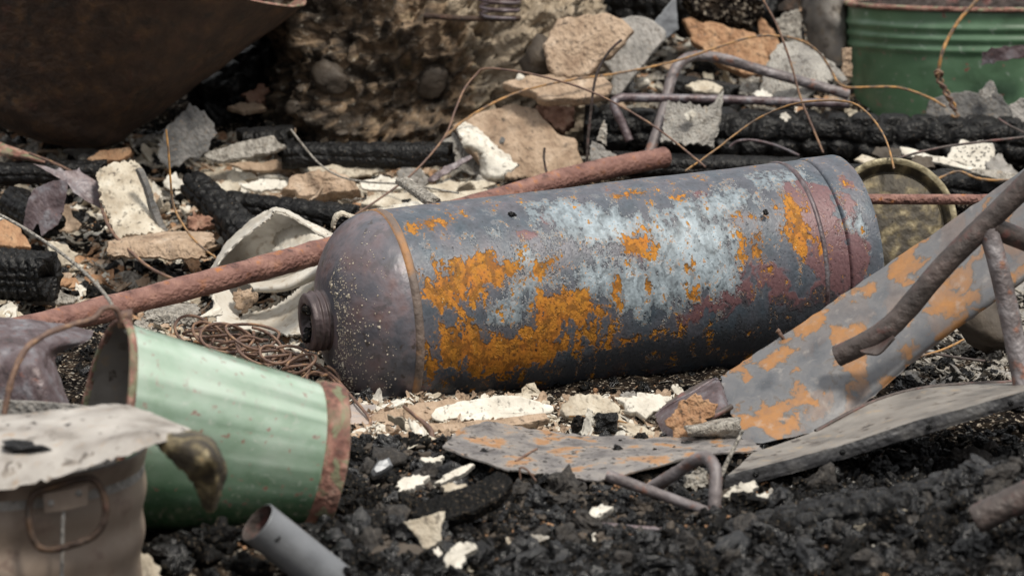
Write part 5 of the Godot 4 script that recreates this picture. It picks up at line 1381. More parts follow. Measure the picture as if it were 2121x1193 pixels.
	plate("white_flake", "bright white pointed flake behind the leaning cream slab", "flake", M.white, [335, 385, 345, 365, 362, 360, 382, 382, 370, 392, 345, 394], 360, 394, up, 0.006, {"lift": 0.01})
	plate("white_flake", "white flake touching the right edge of the leaning cream slab", "flake", M.white, [302, 380, 318, 375, 335, 408, 328, 418, 310, 414], 320, 418, up, 0.006, {"lift": 0.01})
	plate("long_flake", "long cream flake lying behind the leaning charred stick", "flake", M.cream, [420, 362, 455, 356, 520, 360, 536, 372, 470, 378, 428, 372], 480, 380, Vector3(0, 0.85, 0.5), 0.008, {"lift": 0.008})
	plate("round_chip", "round grey chip standing left of the weathered stick end", "flake", M.grey, [820, 355, 840, 346, 870, 348, 886, 370, 884, 392, 850, 396, 828, 378], 855, 396, Vector3(-0.1, 0.4, 0.9), 0.006, {"lift": 0.004})
	charred("weathered_stick", "grey weathered stick end propped on the back of the cylinder", "stick", [832, 374, -0.6, 898, 420, -0.45], 0.011, 0.013, 0.7, 21.0, {"mat": M.bark, "fine": 0.002, "block": 0.01, "deep": 0.12})
	plate("dark_band", "mauve iron strip poking from the white curled flake", "metal strip", M.mauve, [885, 372, 920, 345, 975, 320, 978, 328, 930, 358, 895, 380], 920, 370, up, 0.004, {"z": -0.93})
	plate("long_slab", "long flat cream slab lying behind the cylinder shoulder", "slab", M.cream, [745, 425, 770, 408, 850, 404, 940, 406, 1010, 396, 1030, 404, 960, 418, 880, 428, 800, 434], 880, 432, Vector3(0, 0.9, 0.4), 0.012, {"lift": 0.016, "n": 56})
	plate("brick_piece", "crumbly orange brick bit left of the leaning charred stick", "brick piece", M.brick, [386, 458, 400, 444, 432, 448, 442, 470, 415, 478, 390, 474], 412, 478, up, 0.02, {"z": -0.68, "jag": 0.006, "amp": 0.006})
	sheet("bark_curl", "hollow brown bark curl lying under the rusty pipe", "bark", M.bark, [[302, 640, -0.18, 340, 635, -0.2, 405, 635, -0.2], [300, 650, -0.14, 345, 648, -0.14, 410, 650, -0.14], [303, 668, -0.13, 345, 672, -0.13, 400, 672, -0.13]], 0.004, {"amp": 0.003, "jag": 0.004})
	plate("tan_chunk", "tan chunk wedged inside the white curled lining", "plaster lump", M.tan, [480, 618, 495, 600, 520, 598, 532, 620, 515, 648, 486, 640], 505, 648, Vector3(0.1, 0.3, 0.9), 0.012, {"z": -0.31, "jag": 0.005})

func slabs_front() -> void:
	var flat_n := Vector3(0.0, 0.9, 0.42)
	plate("white_slab", "big cracked white slab lying along the foot of the cylinder", "slab", M.white, [892, 862, 905, 846, 960, 832, 1030, 820, 1068, 822, 1108, 834, 1146, 842, 1140, 856, 1080, 868, 1000, 880, 910, 876], 1010, 880, Vector3(0.02, 0.75, 0.6), 0.005, {"z": 0.36, "n": 60, "jag": 0.004, "amp": 0.003})
	plate("tan_slab", "pinkish tan slab under the left end of the big white slab", "slab", M.tan, [768, 868, 800, 856, 870, 842, 930, 830, 960, 834, 930, 862, 880, 876, 810, 880, 775, 878], 860, 880, Vector3(0.0, 0.75, 0.6), 0.012, {"z": 0.345, "n": 50, "jag": 0.004})
	plate("tan_slab", "flat tan slab showing below the big white slab", "slab", M.tan, [880, 884, 960, 880, 1060, 870, 1130, 862, 1140, 872, 1080, 886, 980, 898, 900, 900], 1000, 900, Vector3(0.0, 0.8, 0.5), 0.012, {"z": 0.41, "n": 50, "jag": 0.004})
	plate("rubble_flake", "rounded beige flake right of the big white slab", "flake", M.cream, [1160, 850, 1178, 826, 1220, 820, 1262, 830, 1290, 848, 1276, 862, 1220, 868, 1170, 864], 1220, 868, Vector3(0.0, 0.7, 0.6), 0.012, {"z": 0.33, "jag": 0.004, "bend": -3.0})
	plate("rubble_flake", "pale broken flake between the beige flake and the crushed can", "flake", M.white, [1285, 832, 1330, 816, 1390, 824, 1380, 850, 1340, 866, 1300, 858], 1340, 866, Vector3(0.05, 0.7, 0.6), 0.01, {"z": 0.33, "jag": 0.005})
	plate("rubble_flake", "thin ash grey flake under the dark belly of the cylinder", "flake", M.grey, [1286, 814, 1316, 812, 1322, 826, 1300, 832, 1286, 828], 1300, 832, Vector3(0.05, 0.5, 0.8), 0.006, {"z": 0.2})
	plate("rubble_flake", "upright white sliver among the rubble left of the crushed can", "flake", M.white, [1212, 870, 1218, 846, 1226, 848, 1232, 880, 1222, 886], 1222, 886, Vector3(0.1, 0.2, 0.95), 0.004, {"z": 0.38})
	plate("rubble_flake", "small white torn flake standing beside the crushed can rim", "flake", M.white, [1392, 800, 1404, 796, 1420, 812, 1412, 826, 1394, 824], 1404, 826, Vector3(0.1, 0.4, 0.9), 0.006, {"z": 0.2})
	plate("textured_chunk", "olive tan rough chunk of mortar leaning on the crushed can", "mortar piece", M.ochre, [1376, 872, 1398, 856, 1412, 832, 1432, 818, 1452, 824, 1484, 836, 1488, 850, 1466, 876, 1440, 892, 1444, 912, 1396, 914, 1390, 890], 1420, 912, Vector3(-0.1, 0.35, 0.9), 0.012, {"z": 0.47, "jag": 0.004, "amp": 0.005, "n": 60})
	sheet("curled_bark", "curled tan bark piece tucked under the corner of the curved sheet", "bark", M.bark, [[1422, 890, 0.48, 1470, 880, 0.47, 1530, 870, 0.46], [1424, 894, 0.5, 1475, 888, 0.5, 1535, 880, 0.5], [1440, 900, 0.48, 1480, 902, 0.48, 1524, 908, 0.48]], 0.005, {"amp": 0.002, "jag": 0.003})
	plate("cream_chunk", "cream rough stone under the hooked grey rod", "stone", M.bark, [1416, 1010, 1424, 988, 1446, 974, 1462, 984, 1466, 1010, 1440, 1022], 1440, 1022, Vector3(0, 0.5, 0.85), 0.03, {"z": 0.74, "jag": 0.004, "amp": 0.006})
	# scorched disc and its neighbours in the black foreground
	plate("scorched_disc", "thick scorched dark disc fragment lying in the black char", "disc", M.char, [842, 1075, 870, 1052, 930, 1030, 990, 1010, 1030, 985, 1055, 990, 1062, 1010, 1040, 1040, 990, 1068, 940, 1082, 915, 1088, 870, 1084], 950, 1088, Vector3(-0.06, 0.85, 0.5), 0.018, {"lift": 0.02, "jag": 0.002, "n": 60})
	plate("tan_chip", "square cream chip standing against the scorched disc", "flake", M.cream, [836, 1082, 880, 1072, 922, 1058, 914, 1096, 916, 1132, 880, 1138, 862, 1112], 885, 1138, Vector3(-0.1, 0.5, 0.85), 0.005, {"z": 1.01, "jag": 0.002})
	plate("white_chip", "plump white chip left of the stick shaped white chip", "flake", M.white, [822, 1012, 834, 994, 870, 988, 888, 992, 868, 1012, 826, 1024], 850, 1024, Vector3(0, 0.8, 0.55), 0.01, {"lift": 0.012})
	plate("white_chip", "stick shaped white chip above the scorched disc", "flake", M.white, [902, 1002, 930, 984, 974, 962, 984, 966, 960, 984, 912, 1006], 940, 1006, Vector3(0, 0.8, 0.55), 0.008, {"lift": 0.02})
	plate("white_chip", "cream knuckle shaped chip lying on the scorched disc", "flake", M.cream, [916, 1012, 934, 1004, 950, 1010, 968, 1006, 970, 1020, 940, 1022, 920, 1024], 944, 1024, Vector3(0, 0.8, 0.55), 0.01, {"lift": 0.035})
	plate("white_chip", "small ragged white chip just before the flat sheet's left tip", "flake", M.white, [868, 955, 884, 950, 902, 952, 918, 946, 914, 960, 884, 966], 892, 966, Vector3(0, 0.8, 0.55), 0.008, {"lift": 0.014})
	plate("white_chip", "ragged white chip low in the char under the bent rods", "flake", M.white, [1216, 1076, 1228, 1058, 1250, 1050, 1268, 1056, 1252, 1070, 1226, 1082], 1240, 1082, Vector3(0, 0.75, 0.6), 0.012, {"lift": 0.014})
	plate("white_chip", "tall lumpy white chip beside the char near the bottom edge", "flake", M.white, [918, 1190, 926, 1150, 944, 1132, 985, 1126, 992, 1138, 964, 1148, 956, 1190, 935, 1200], 950, 1195, Vector3(0, 0.6, 0.75), 0.014, {"z": 1.1, "amp": 0.005})
	plate("white_chip", "oval white chip left of the tall lumpy chip", "flake", M.white, [898, 1142, 908, 1136, 924, 1158, 918, 1168, 902, 1160], 912, 1168, Vector3(0, 0.6, 0.75), 0.01, {"z": 1.06})
	plate("white_chip", "white crumbly flake at the foot of the hooked grey rod", "flake", M.white, [1498, 1030, 1520, 1008, 1560, 1000, 1572, 1010, 1560, 1022, 1510, 1038], 1535, 1038, Vector3(0, 0.6, 0.75), 0.012, {"z": 0.84, "amp": 0.005})
	plate("white_chip", "white angular flake right of the crumbly flake by the rod", "flake", M.white, [1566, 1028, 1600, 1024, 1598, 1036, 1580, 1054, 1568, 1050], 1580, 1054, Vector3(0, 0.6, 0.75), 0.012, {"z": 0.87})
	plate("olive_board", "olive brown charred board at the bottom edge right of the zinc pipe", "board", M.stone, [706, 1150, 760, 1142, 860, 1132, 878, 1148, 860, 1172, 780, 1180, 720, 1180], 790, 1180, Vector3(0, 0.8, 0.55), 0.014, {"z": 1.07})
	plate("cream_shell", "curled cream shell like flake in the lower right corner", "flake", M.tan, [2060, 1120, 2090, 1104, 2160, 1110, 2160, 1200, 2110, 1180, 2080, 1150], 2110, 1190, Vector3(-0.2, 0.6, 0.75), 0.006, {"z": 1.05, "bend": 12.0, "jag": 0.002})
	plate("cream_shell", "broken cream flake at the bottom edge beside the beige tin", "flake", M.cream, [262, 1160, 285, 1146, 310, 1154, 332, 1180, 336, 1220, 262, 1220], 300, 1210, Vector3(0.1, 0.5, 0.85), 0.008, {"z": 1.12, "jag": 0.004})
	plate("olive_chip", "curved olive chip on the char near the bottom centre", "flake", M.bark, [1048, 1136, 1070, 1118, 1110, 1108, 1146, 1112, 1120, 1124, 1080, 1138], 1096, 1138, Vector3(0, 0.75, 0.6), 0.006, {"z": 0.98, "bend": -8.0})
	plate("grey_stone", "slate grey angular stone in the char left of the flat sheet", "stone", M.zinc, [766, 982, 778, 960, 806, 950, 812, 968, 798, 980, 775, 990], 790, 990, Vector3(0.1, 0.6, 0.75), 0.02, {"lift": 0.02, "jag": 0.002, "flat": true, "n": 12, "rings": [0.0, 0.7, 1.0]})

# ---------------------------------------------------------------- wires
func wires() -> void:
	wire("wire", "tall rusty wire loop arching over the beige slab behind the cylinder", "wire", M.wirerust, [735, 445, -0.62, 785, 412, -0.66, 845, 368, -0.7, 890, 322, -0.75, 925, 276, -0.8, 942, 230, -0.84, 962, 184, -0.88, 985, 156, -0.9, 1004, 142, -0.9, 1060, 146, -0.88, 1130, 160, -0.85, 1210, 184, -0.8, 1290, 222, -0.75, 1370, 272, -0.7, 1462, 346, -0.6], 0.0018, 0.0018, 8)
	wire("wire", "long orange and black wire with a curl over the ochre slab", "wire", M.wireorange, [922, 284, -0.95, 955, 254, -0.98, 1020, 214, -1.02, 1090, 186, -1.05, 1180, 166, -1.06, 1290, 150, -1.08, 1400, 126, -1.1, 1480, 100, -1.12, 1560, 76, -1.14, 1620, 75, -1.15, 1665, 86, -1.15, 1700, 112, -1.15, 1722, 145, -1.15, 1738, 172, -1.14, 1762, 181, -1.13, 1810, 180, -1.12, 1860, 181, -1.12, 1900, 192, -1.1, 1932, 205, -1.08, 1960, 222, -1.06], 0.0021, 0.0021, 7)
	wire("wire", "dark wire rising straight with a hooked tip before the tan slab", "wire", M.darksteel, [1216, 338, -0.9, 1218, 290, -0.9, 1224, 230, -0.9, 1232, 170, -0.9, 1246, 132, -0.9, 1264, 104, -0.9, 1288, 82, -0.9], 0.0022)
	wire("wire", "thin brown wire slanting from the top edge to the charred beam", "wire", M.wirerust, [1572, -30, -0.95, 1582, 0, -0.95, 1610, 52, -0.94, 1638, 128, -0.92, 1660, 205, -0.9, 1685, 266, -0.88, 1706, 316, -0.86], 0.0019)
	wire("wire", "golden wire arch from behind the cylinder to the brass tin", "wire", M.wireorange, [1420, 354, -0.62, 1480, 312, -0.65, 1545, 262, -0.68, 1590, 236, -0.68, 1650, 214, -0.66, 1720, 208, -0.62, 1768, 214, -0.58, 1800, 236, -0.54, 1826, 270, -0.5, 1842, 306, -0.46, 1853, 350, -0.42], 0.0016, 0.0016, 8)
	wire("wire", "golden wire stalk standing up beside the leaning cream slab", "wire", M.wireorange, [343, 268, -0.5, 348, 315, -0.5, 352, 372, -0.5, 358, 424, -0.5, 376, 462, -0.48, 404, 500, -0.45, 446, 534, -0.42], 0.0017)
	wire("wire", "rusty wire running from the iron strip down past the leaning slab", "wire", M.wirerust, [60, 318, -0.9, 120, 342, -0.85, 170, 370, -0.78, 205, 404, -0.7, 212, 440, -0.62, 232, 482, -0.55, 268, 520, -0.5, 310, 555, -0.46, 362, 580, -0.42], 0.0026)
	wire("wire", "pale stiff wire sloping down to the ear of the tipped bucket", "wire", M.bark, [-40, 428, 0.1, 0, 446, 0.15, 60, 480, 0.25, 130, 528, 0.4, 185, 575, 0.55, 222, 618, 0.7, 246, 660, 0.85, 262, 690, 0.92], 0.0024)
	wire("wire", "long thin stalk bending right across the pale rubble", "wire", M.bark, [602, 268, -0.95, 628, 302, -0.92, 662, 340, -0.88, 705, 366, -0.84, 760, 377, -0.8, 840, 382, -0.76, 950, 400, -0.7], 0.0017)
	wire("wire", "short purple wire arc on the slim burnt plank", "wire", M.mauve, [1512, 304, -0.95, 1530, 292, -0.95, 1565, 291, -0.95, 1610, 302, -0.94, 1656, 322, -0.92], 0.0022)
	wire("wire", "thin dark wire running right from the white flakes above the brass tin", "wire", M.darksteel, [1812, 350, -0.82, 1850, 332, -0.83, 1920, 312, -0.84, 2000, 298, -0.85, 2180, 278, -0.86], 0.0021)
	wire("wire", "short black wire end poking up before the beige slab", "wire", M.darksteel, [1128, 306, -0.9, 1127, 330, -0.9, 1134, 366, -0.9], 0.002)
	wire("wire", "orange twisted wire on the charred beam right of the brass tin", "wire", M.wireorange, [1928, 380, -0.72, 1955, 365, -0.73, 1985, 355, -0.74, 2012, 364, -0.74, 2040, 372, -0.73, 2100, 374, -0.72], 0.0022)
	wire("wire", "short dark wire spike at the right edge before the grey board", "wire", M.darksteel, [2070, 246, -0.95, 2100, 264, -0.93, 2180, 300, -0.9], 0.002)
	wire("wire", "curved rusty rod end sticking up before the big white slab", "rod", M.wirerust, [834, 840, 0.42, 860, 862, 0.42, 882, 880, 0.44, 894, 898, 0.45, 890, 922, 0.46], 0.002, 0.0048)
	wire("wire", "thin golden stem lying in the rubble left of the crushed can", "stem", M.wireorange, [1180, 862, 0.34, 1240, 866, 0.36, 1300, 876, 0.36, 1345, 894, 0.38, 1378, 914, 0.4], 0.0014)
	wire("wire", "rusty twig lying across the flat steel sheet", "twig", M.wirerust, [1068, 956, 0.65, 1090, 942, 0.62, 1112, 930, 0.58], 0.0018)
	wire("wire", "bent hairpin of rusty wire before the flat sheet's edge", "wire", M.wirerust, [1078, 992, 0.75, 1077, 970, 0.75, 1090, 972, 0.75, 1110, 996, 0.75], 0.0014)
	wire("wire", "orange stem lying on the grey chips at right", "stem", M.wireorange, [1908, 738, 0.0, 1950, 726, -0.02, 1998, 704, -0.05], 0.002)
	wire("wire", "dark thin rod lying across the grey chips at right", "rod", M.darksteel, [1910, 728, -0.02, 1980, 740, 0.0, 2052, 750, 0.02], 0.002)
	# twisted hanger of the green tub
	var root := thing("tub_hanger", "orange rusted twisted wire hanger hanging before the green tub", "wire", at(1985, 240, -1.1))
	part("stem", rod_shape(path_of([2040, -20, -1.16, 2018, 8, -1.15, 1988, 42, -1.14, 1964, 82, -1.13, 1952, 112, -1.12, 1946, 142, -1.12, 1944, 160, -1.12]), 0.0032, 0.0032, 7, 8, 0.1), M.wireorange, root)
	part("knot", rod_shape(path_of([1938, 150, -1.12, 1944, 146, -1.105, 1952, 150, -1.1, 1952, 156, -1.11, 1944, 160, -1.12, 1940, 154, -1.105, 1950, 150, -1.1]), 0.0028, 0.0028, 6, 8), M.wirerust, root)
	var tw1 := []
	var tw2 := []
	for i in 12:
		var t := i / 11.0
		var x := lerpf(1945, 1980, t)
		var y := lerpf(160, 226, t)
		tw1.append_array([x + 5.0 * sin(i * 1.5), y, -1.11])
		tw2.append_array([x - 5.0 * sin(i * 1.5), y + 2.0, -1.105])
	tw1.append_array([1986, 238, -1.1, 1980, 243, -1.1, 1972, 238, -1.1])
	part("twist", rod_shape(path_of(tw1), 0.0026, 0.0026, 5, 8), M.wireorange, root)
	part("twist", rod_shape(path_of(tw2), 0.0026, 0.0026, 5, 8), M.wirerust, root)

# ---------------------------------------------------------------- mattress springs
func coil_path(f: Array, ra: float, rb: float, turns: float, tilt: Vector3) -> PackedVector3Array:
	var a := spot(f[0], f[1], f[2])
	var b := spot(f[3], f[4], f[5])
	var ax := (b - a).normalized()
	var e1 := Vector3.RIGHT
	var e2 := tilt.normalized()
	var p := PackedVector3Array()
	var n := int(turns * 22)
	for i in n + 1:
		var t := float(i) / n
		var an := TAU * turns * t
		var r := lerpf(ra, rb, t)
		p.append(a.lerp(b, t) + (e1 * cos(an) + e2 * sin(an)) * r)
	return p

func springs() -> void:
	var root := thing("bed_spring", "tangle of rusted bed spring wire between the bucket and the cylinder", "bed spring", on(560, 760))
	var w := 0.0023
	for q in [[[400, 686, 0.0, 530, 712, 0.02], 0.032, 0.036, 2.6], [[470, 706, 0.02, 610, 752, 0.08], 0.036, 0.03, 2.3], [[560, 735, 0.08, 650, 780, 0.16], 0.03, 0.022, 2.2]]:
		var p := coil_path(q[0], q[1], q[2], q[3], Vector3(0.25, 0.32, 1))
		var rad := PackedFloat32Array()
		for i in p.size():
			rad.append(w)
		var s := Shape.new()
		s.tube(p, rad, 7)
		part("coil", s, M.wirerust, root)
	for i in 9:
		var c := at(rng.randf_range(400, 690), 0, 0.05)
		var px := 400.0 + i * 33.0
		c = at(px, 688.0 + (px - 400.0) * 0.36 + rng.randf_range(-14, 14), 0.02 + i * 0.017)
		var n := Vector3(rng.randf_range(-0.7, 0.7), 1, rng.randf_range(0.0, 0.8)).normalized()
		var e1 := n.cross(Vector3.BACK).normalized()
		var e2 := n.cross(e1)
		var p := PackedVector3Array()
		var rad := PackedFloat32Array()
		var r := rng.randf_range(0.018, 0.036)
		var from := rng.randf() * TAU
		for k in 30:
			var an := from + TAU * 1.1 * k / 29.0
			p.append(c + (e1 * cos(an) + e2 * sin(an)) * r * (1.0 + 0.006 * k) + n * 0.0005 * k)
			rad.append(w)
		var s := Shape.new()
		s.tube(p, rad, 7)
		part("loose_loop", s, M.wirerust, root)
	for f in [[390, 684, -0.06, 450, 676, -0.03, 520, 672, 0.0, 572, 685, 0.02, 575, 700, 0.03, 560, 716, 0.04], [440, 738, 0.0, 520, 720, 0.02, 600, 730, 0.04, 660, 760, 0.1, 700, 800, 0.2, 720, 840, 0.3, 726, 880, 0.36], [560, 742, 0.05, 640, 748, 0.08, 690, 780, 0.16, 728, 822, 0.27, 760, 860, 0.34, 766, 878, 0.36, 748, 894, 0.38], [500, 760, 0.05, 560, 770, 0.08, 620, 800, 0.16, 662, 820, 0.22], [622, 770, 0.1, 628, 755, 0.1, 638, 758, 0.11, 636, 790, 0.14, 628, 806, 0.16], [480, 700, -0.02, 505, 735, 0.0, 508, 765, 0.03]]:
		part("wire_strand", rod_shape(path_of(f), w, w, 7, 7), M.wirerust, root)

# ---------------------------------------------------------------- crumbs that can be pointed at
func lump(called: String, label: String, category: String, m: Material, px: float, py: float, z: float, size: Vector3, seeded: float, rough := 0.5, flat := true, group := "") -> void:
	var s := lump_shape(size, seeded, rough, 10, 14, flat)
	turned(s, Basis(Vector3(0.3, 1, 0.2).normalized(), seeded), spot(px, py, z))
	single(called, label, category, s, m, group)

func small_things() -> void:
	lump("char_crumb", "black char crumb sitting on top of the cylinder", "char crumb", M.coal, 1061, 445, 0.074, Vector3(0.005, 0.0045, 0.005), 1.0)
	lump("char_crumb", "black char crumb on the cylinder near its foot ring", "char crumb", M.coal, 1586, 440, 0.0, Vector3(0.005, 0.003, 0.004), 2.0)
	lump("char_crumb", "black rounded char lump on the pale flat slab behind the cylinder", "char crumb", M.coal, 842, 421, 99.03, Vector3(0.008, 0.007, 0.007), 3.0)
	lump("char_crumb", "black twisted char lump on the left end of the flat steel sheet", "char crumb", M.coal, 1006, 940, 0.6, Vector3(0.009, 0.006, 0.008), 4.0, 0.7)
	lump("char_crumb", "dark char lump on the middle of the flat steel sheet", "char crumb", M.coal, 1280, 933, 0.56, Vector3(0.011, 0.006, 0.008), 5.0)
	lump("char_lump", "shiny striped black charcoal lump in the rubble before the cylinder", "charcoal", M.coal, 1256, 876, 0.4, Vector3(0.017, 0.014, 0.012), 6.0)
	lump("char_lump", "dull black charcoal lump left of the thin golden stem's end", "charcoal", M.char, 1326, 912, 0.47, Vector3(0.012, 0.009, 0.01), 7.0)
	lump("char_lump", "small black charcoal lump left of the shiny striped lump", "charcoal", M.char, 1198, 880, 0.37, Vector3(0.01, 0.01, 0.01), 8.0)
	wire("dry_root", "pale dry root curl stuck on the flank of the cylinder", "root", M.cream, [1004, 516, 0.098, 1012, 492, 0.093, 1022, 482, 0.09, 1040, 488, 0.088, 1052, 492, 0.086, 1064, 506, 0.09], 0.0026, 0.0018, 6)
	lump("char_splinter", "thin black char splinter stuck on the lower flank of the cylinder", "char crumb", M.coal, 944, 692, 0.115, Vector3(0.003, 0.009, 0.003), 9.0)
	lump("clod", "dark round burnt clod hanging under the footing's right shoulder", "clod", M.stone, 1122, 120, -1.16, Vector3(0.03, 0.04, 0.03), 10.0, 0.4, false)
	lump("pale_pebble", "white pebble on the broken tan mortar slab", "pebble", M.white, 1078, 162, -1.1, Vector3(0.011, 0.008, 0.008), 11.0, 0.2, false)
	lump("pale_pebble", "white pebble in the char behind the arched rod", "pebble", M.white, 1330, 174, -1.25, Vector3(0.013, 0.011, 0.01), 12.0, 0.4, false)
	lump("dark_chip", "small dark slate chip on the pebbly tan mortar slab", "flake", M.slate, 1228, 64, -1.165, Vector3(0.013, 0.008, 0.005), 13.0, 0.3, false)
	lump("dark_chip", "tiny dark chip on the large smooth beige slab", "flake", M.slate, 1040, 292, -1.0, Vector3(0.009, 0.004, 0.005), 14.0, 0.3, false)
	lump("brown_stone", "smooth brown stone half hidden under the curved sheet at right", "stone", M.stone, 2035, 665, -0.1, Vector3(0.055, 0.03, 0.035), 15.0, 0.3, false)
	lump("char_rock", "large charcoal rock with grey sheen near the lower right corner", "charcoal", M.coal, 2010, 1128, 1.03, Vector3(0.03, 0.026, 0.025), 16.0, 0.4)
	lump("char_rock", "broad charcoal rock at the bottom right of centre", "charcoal", M.coal, 1330, 1150, 1.0, Vector3(0.034, 0.026, 0.026), 17.0, 0.5)
	lump("char_rock", "rounded charcoal rock beside the crumbly white flake", "charcoal", M.char, 1545, 1050, 0.88, Vector3(0.022, 0.018, 0.02), 18.0, 0.4)
	lump("char_rock", "flat charcoal rock left of the tan chip in the foreground", "charcoal", M.char, 770, 1100, 0.95, Vector3(0.04, 0.02, 0.025), 19.0, 0.5)
	lump("char_rock", "square charcoal rock right of the tall lumpy white chip", "charcoal", M.coal, 985, 1165, 1.05, Vector3(0.022, 0.022, 0.02), 20.0, 0.3)
	lump("char_rock", "upright charcoal knob before the flat sheet's near edge", "charcoal", M.coal, 1132, 1003, 0.73, Vector3(0.011, 0.014, 0.01), 22.0, 0.4)

# ---------------------------------------------------------------- loose debris
func normal_at(p: Vector3) -> Vector3:
	var e := 0.012
	return Vector3(land(p.x - e, p.z) - land(p.x + e, p.z), 2.0 * e, land(p.x, p.z - e) - land(p.x, p.z + e)).normalized()

func flake_mesh(k: int, long: float) -> ArrayMesh:
	var f := PackedVector2Array()
	var r := RandomNumberGenerator.new()
	r.seed = 100 + k
	var n := r.randi_range(5, 8)
	for i in n:
		var a := TAU * (i + r.randf_range(-0.3, 0.3)) / n
		f.append(Vector2(cos(a) * r.randf_range(0.35, 0.55) * long, sin(a) * r.randf_range(0.3, 0.5)))
	var s := slab_shape(f, r.randf_range(0.03, 0.085), {"n": 20, "jag": 0.1, "amp": 0.08, "bend": r.randf_range(-1.9, 1.9), "bd": r.randf() * 360.0, "rings": [0.0, 0.5, 0.88, 1.0], "seed": k * 13.0})
	turned(s, Basis(Vector3.RIGHT, -PI / 2), Vector3.ZERO)
	return s.mesh()

func coal_mesh(k: int) -> ArrayMesh:
	var r := RandomNumberGenerator.new()
	r.seed = 300 + k
	return lump_shape(Vector3(0.5, r.randf_range(0.28, 0.45), r.randf_range(0.3, 0.5)), k * 7.0, 0.5, 12, 16, k % 3 != 0, 0.45).mesh()

func lay(p: Vector3, size: float, tilt: float, sink: float) -> Transform3D:
	var n := (normal_at(p) + Vector3(rng.randfn(), 0, rng.randfn()) * tilt).normalized()
	var t := n.cross(Vector3.RIGHT.rotated(Vector3.UP, rng.randf() * TAU))
	t = t.normalized()
	var b := Basis(t, n, t.cross(n)).scaled(Vector3.ONE)
	b = Basis(b.x * size * rng.randf_range(0.75, 1.3), b.y * size * rng.randf_range(0.8, 1.2), b.z * size * rng.randf_range(0.7, 1.1))
	return Transform3D(b, p + Vector3.UP * size * sink)

const SHADES := {"cream": "cream", "white": "white", "tan": "tan", "ochre": "orange tan", "bark": "weathered grey", "grey": "grey", "slate": "dark grey", "gloss": "glossy black", "coal": "glossy black", "char": "dull black", "ashcoal": "ash dusted"}
# landmarks in the photograph that a loose piece can be described by
const MARKS := [[660, 390, "rounded tan lump"], [480, 365, "long cream flake"], [470, 430, "leaning charred stick"], [850, 375, "round grey chip"], [860, 415, "long flat cream slab"], [760, 320, "beam before the footing"], [920, 350, "white curled flake"], [390, 290, "dark curved shard"], [500, 310, "weathered board"], [230, 325, "brown tan board"], [110, 350, "mauve folded sheet"], [30, 310, "iron strip"], [270, 420, "leaning cream slab"], [330, 515, "long tan tile"], [50, 560, "checked charred block"], [130, 530, "ragged cream flake"], [100, 615, "grey weathered flake"], [240, 590, "rusty pipe"], [410, 460, "orange brick bit"], [860, 865, "pinkish tan slab"], [1020, 850, "big white slab"], [1220, 845, "rounded beige flake"], [1340, 840, "pale broken flake"], [1260, 880, "striped charcoal lump"], [1420, 860, "crushed can"], [950, 900, "tip of the flat sheet"], [1990, 710, "orange stem"], [1980, 745, "thin dark rod"], [2080, 650, "lower leg of the tube frame"], [2030, 665, "smooth brown stone"], [1900, 790, "flanged panel's back edge"], [2060, 790, "foot of the tube frame"], [860, 1005, "plump white chip"], [980, 1040, "scorched disc"], [880, 1100, "square cream chip"], [960, 1160, "tall lumpy white chip"], [780, 1160, "olive charred board"], [790, 970, "slate grey stone"], [740, 1020, "bucket's bottom ring"], [1240, 1065, "ragged white chip"], [1330, 1150, "broad charcoal rock"], [1380, 1030, "straight grey bent rod"], [1480, 1000, "hooked grey rod"], [1540, 1020, "crumbly white flake"], [1700, 1080, "broad charred log"], [2010, 1128, "large sheened charcoal rock"], [2060, 1050, "purple pipe end"], [1900, 960, "flange of the panel"], [2100, 1160, "curled cream shell"], [1340, 1096, "brown iron strap"], [1100, 1125, "curved olive chip"], [570, 1110, "zinc pipe"], [420, 1130, "crumbling charred log"], [330, 1170, "beige tin"], [690, 1090, "bucket's rim foot"], [1200, 110, "pebbly tan slab"], [1170, 190, "flat broken tan slab"], [1080, 290, "smooth beige slab"], [1160, 250, "pinkish brick piece"], [1500, 100, "orange tan slab"], [1650, 160, "fabric backed sheet"], [1440, 250, "curled lining scrap"], [1460, 185, "cream flake on the char"], [1300, 240, "hooked rod's point"], [1600, 195, "bright white flake"], [1380, 180, "arched rod"], [1840, 320, "small brown block"], [1910, 340, "square ended block"], [2020, 325, "pitted tile"], [2070, 370, "grey lath"], [1830, 340, "white curled strip"], [1960, 390, "low charred beam"]]

func nearest_mark(p: Vector3) -> String:
	var v := p - eye
	var d := v.dot(ahead)
	var x := 1060.5 + FP * v.x / d
	var y := 596.5 - FP * v.dot(above) / d
	var best := ""
	var least := 1e9
	for m in MARKS:
		var e: float = pow(x - m[0], 2.0) + pow((y - m[1]) * 1.6, 2.0)
		if e < least:
			least = e
			best = ("left of the " if x < m[0] - 25 else "right of the " if x > m[0] + 25 else "behind the " if y < m[1] else "in front of the ") + m[2]
	return best

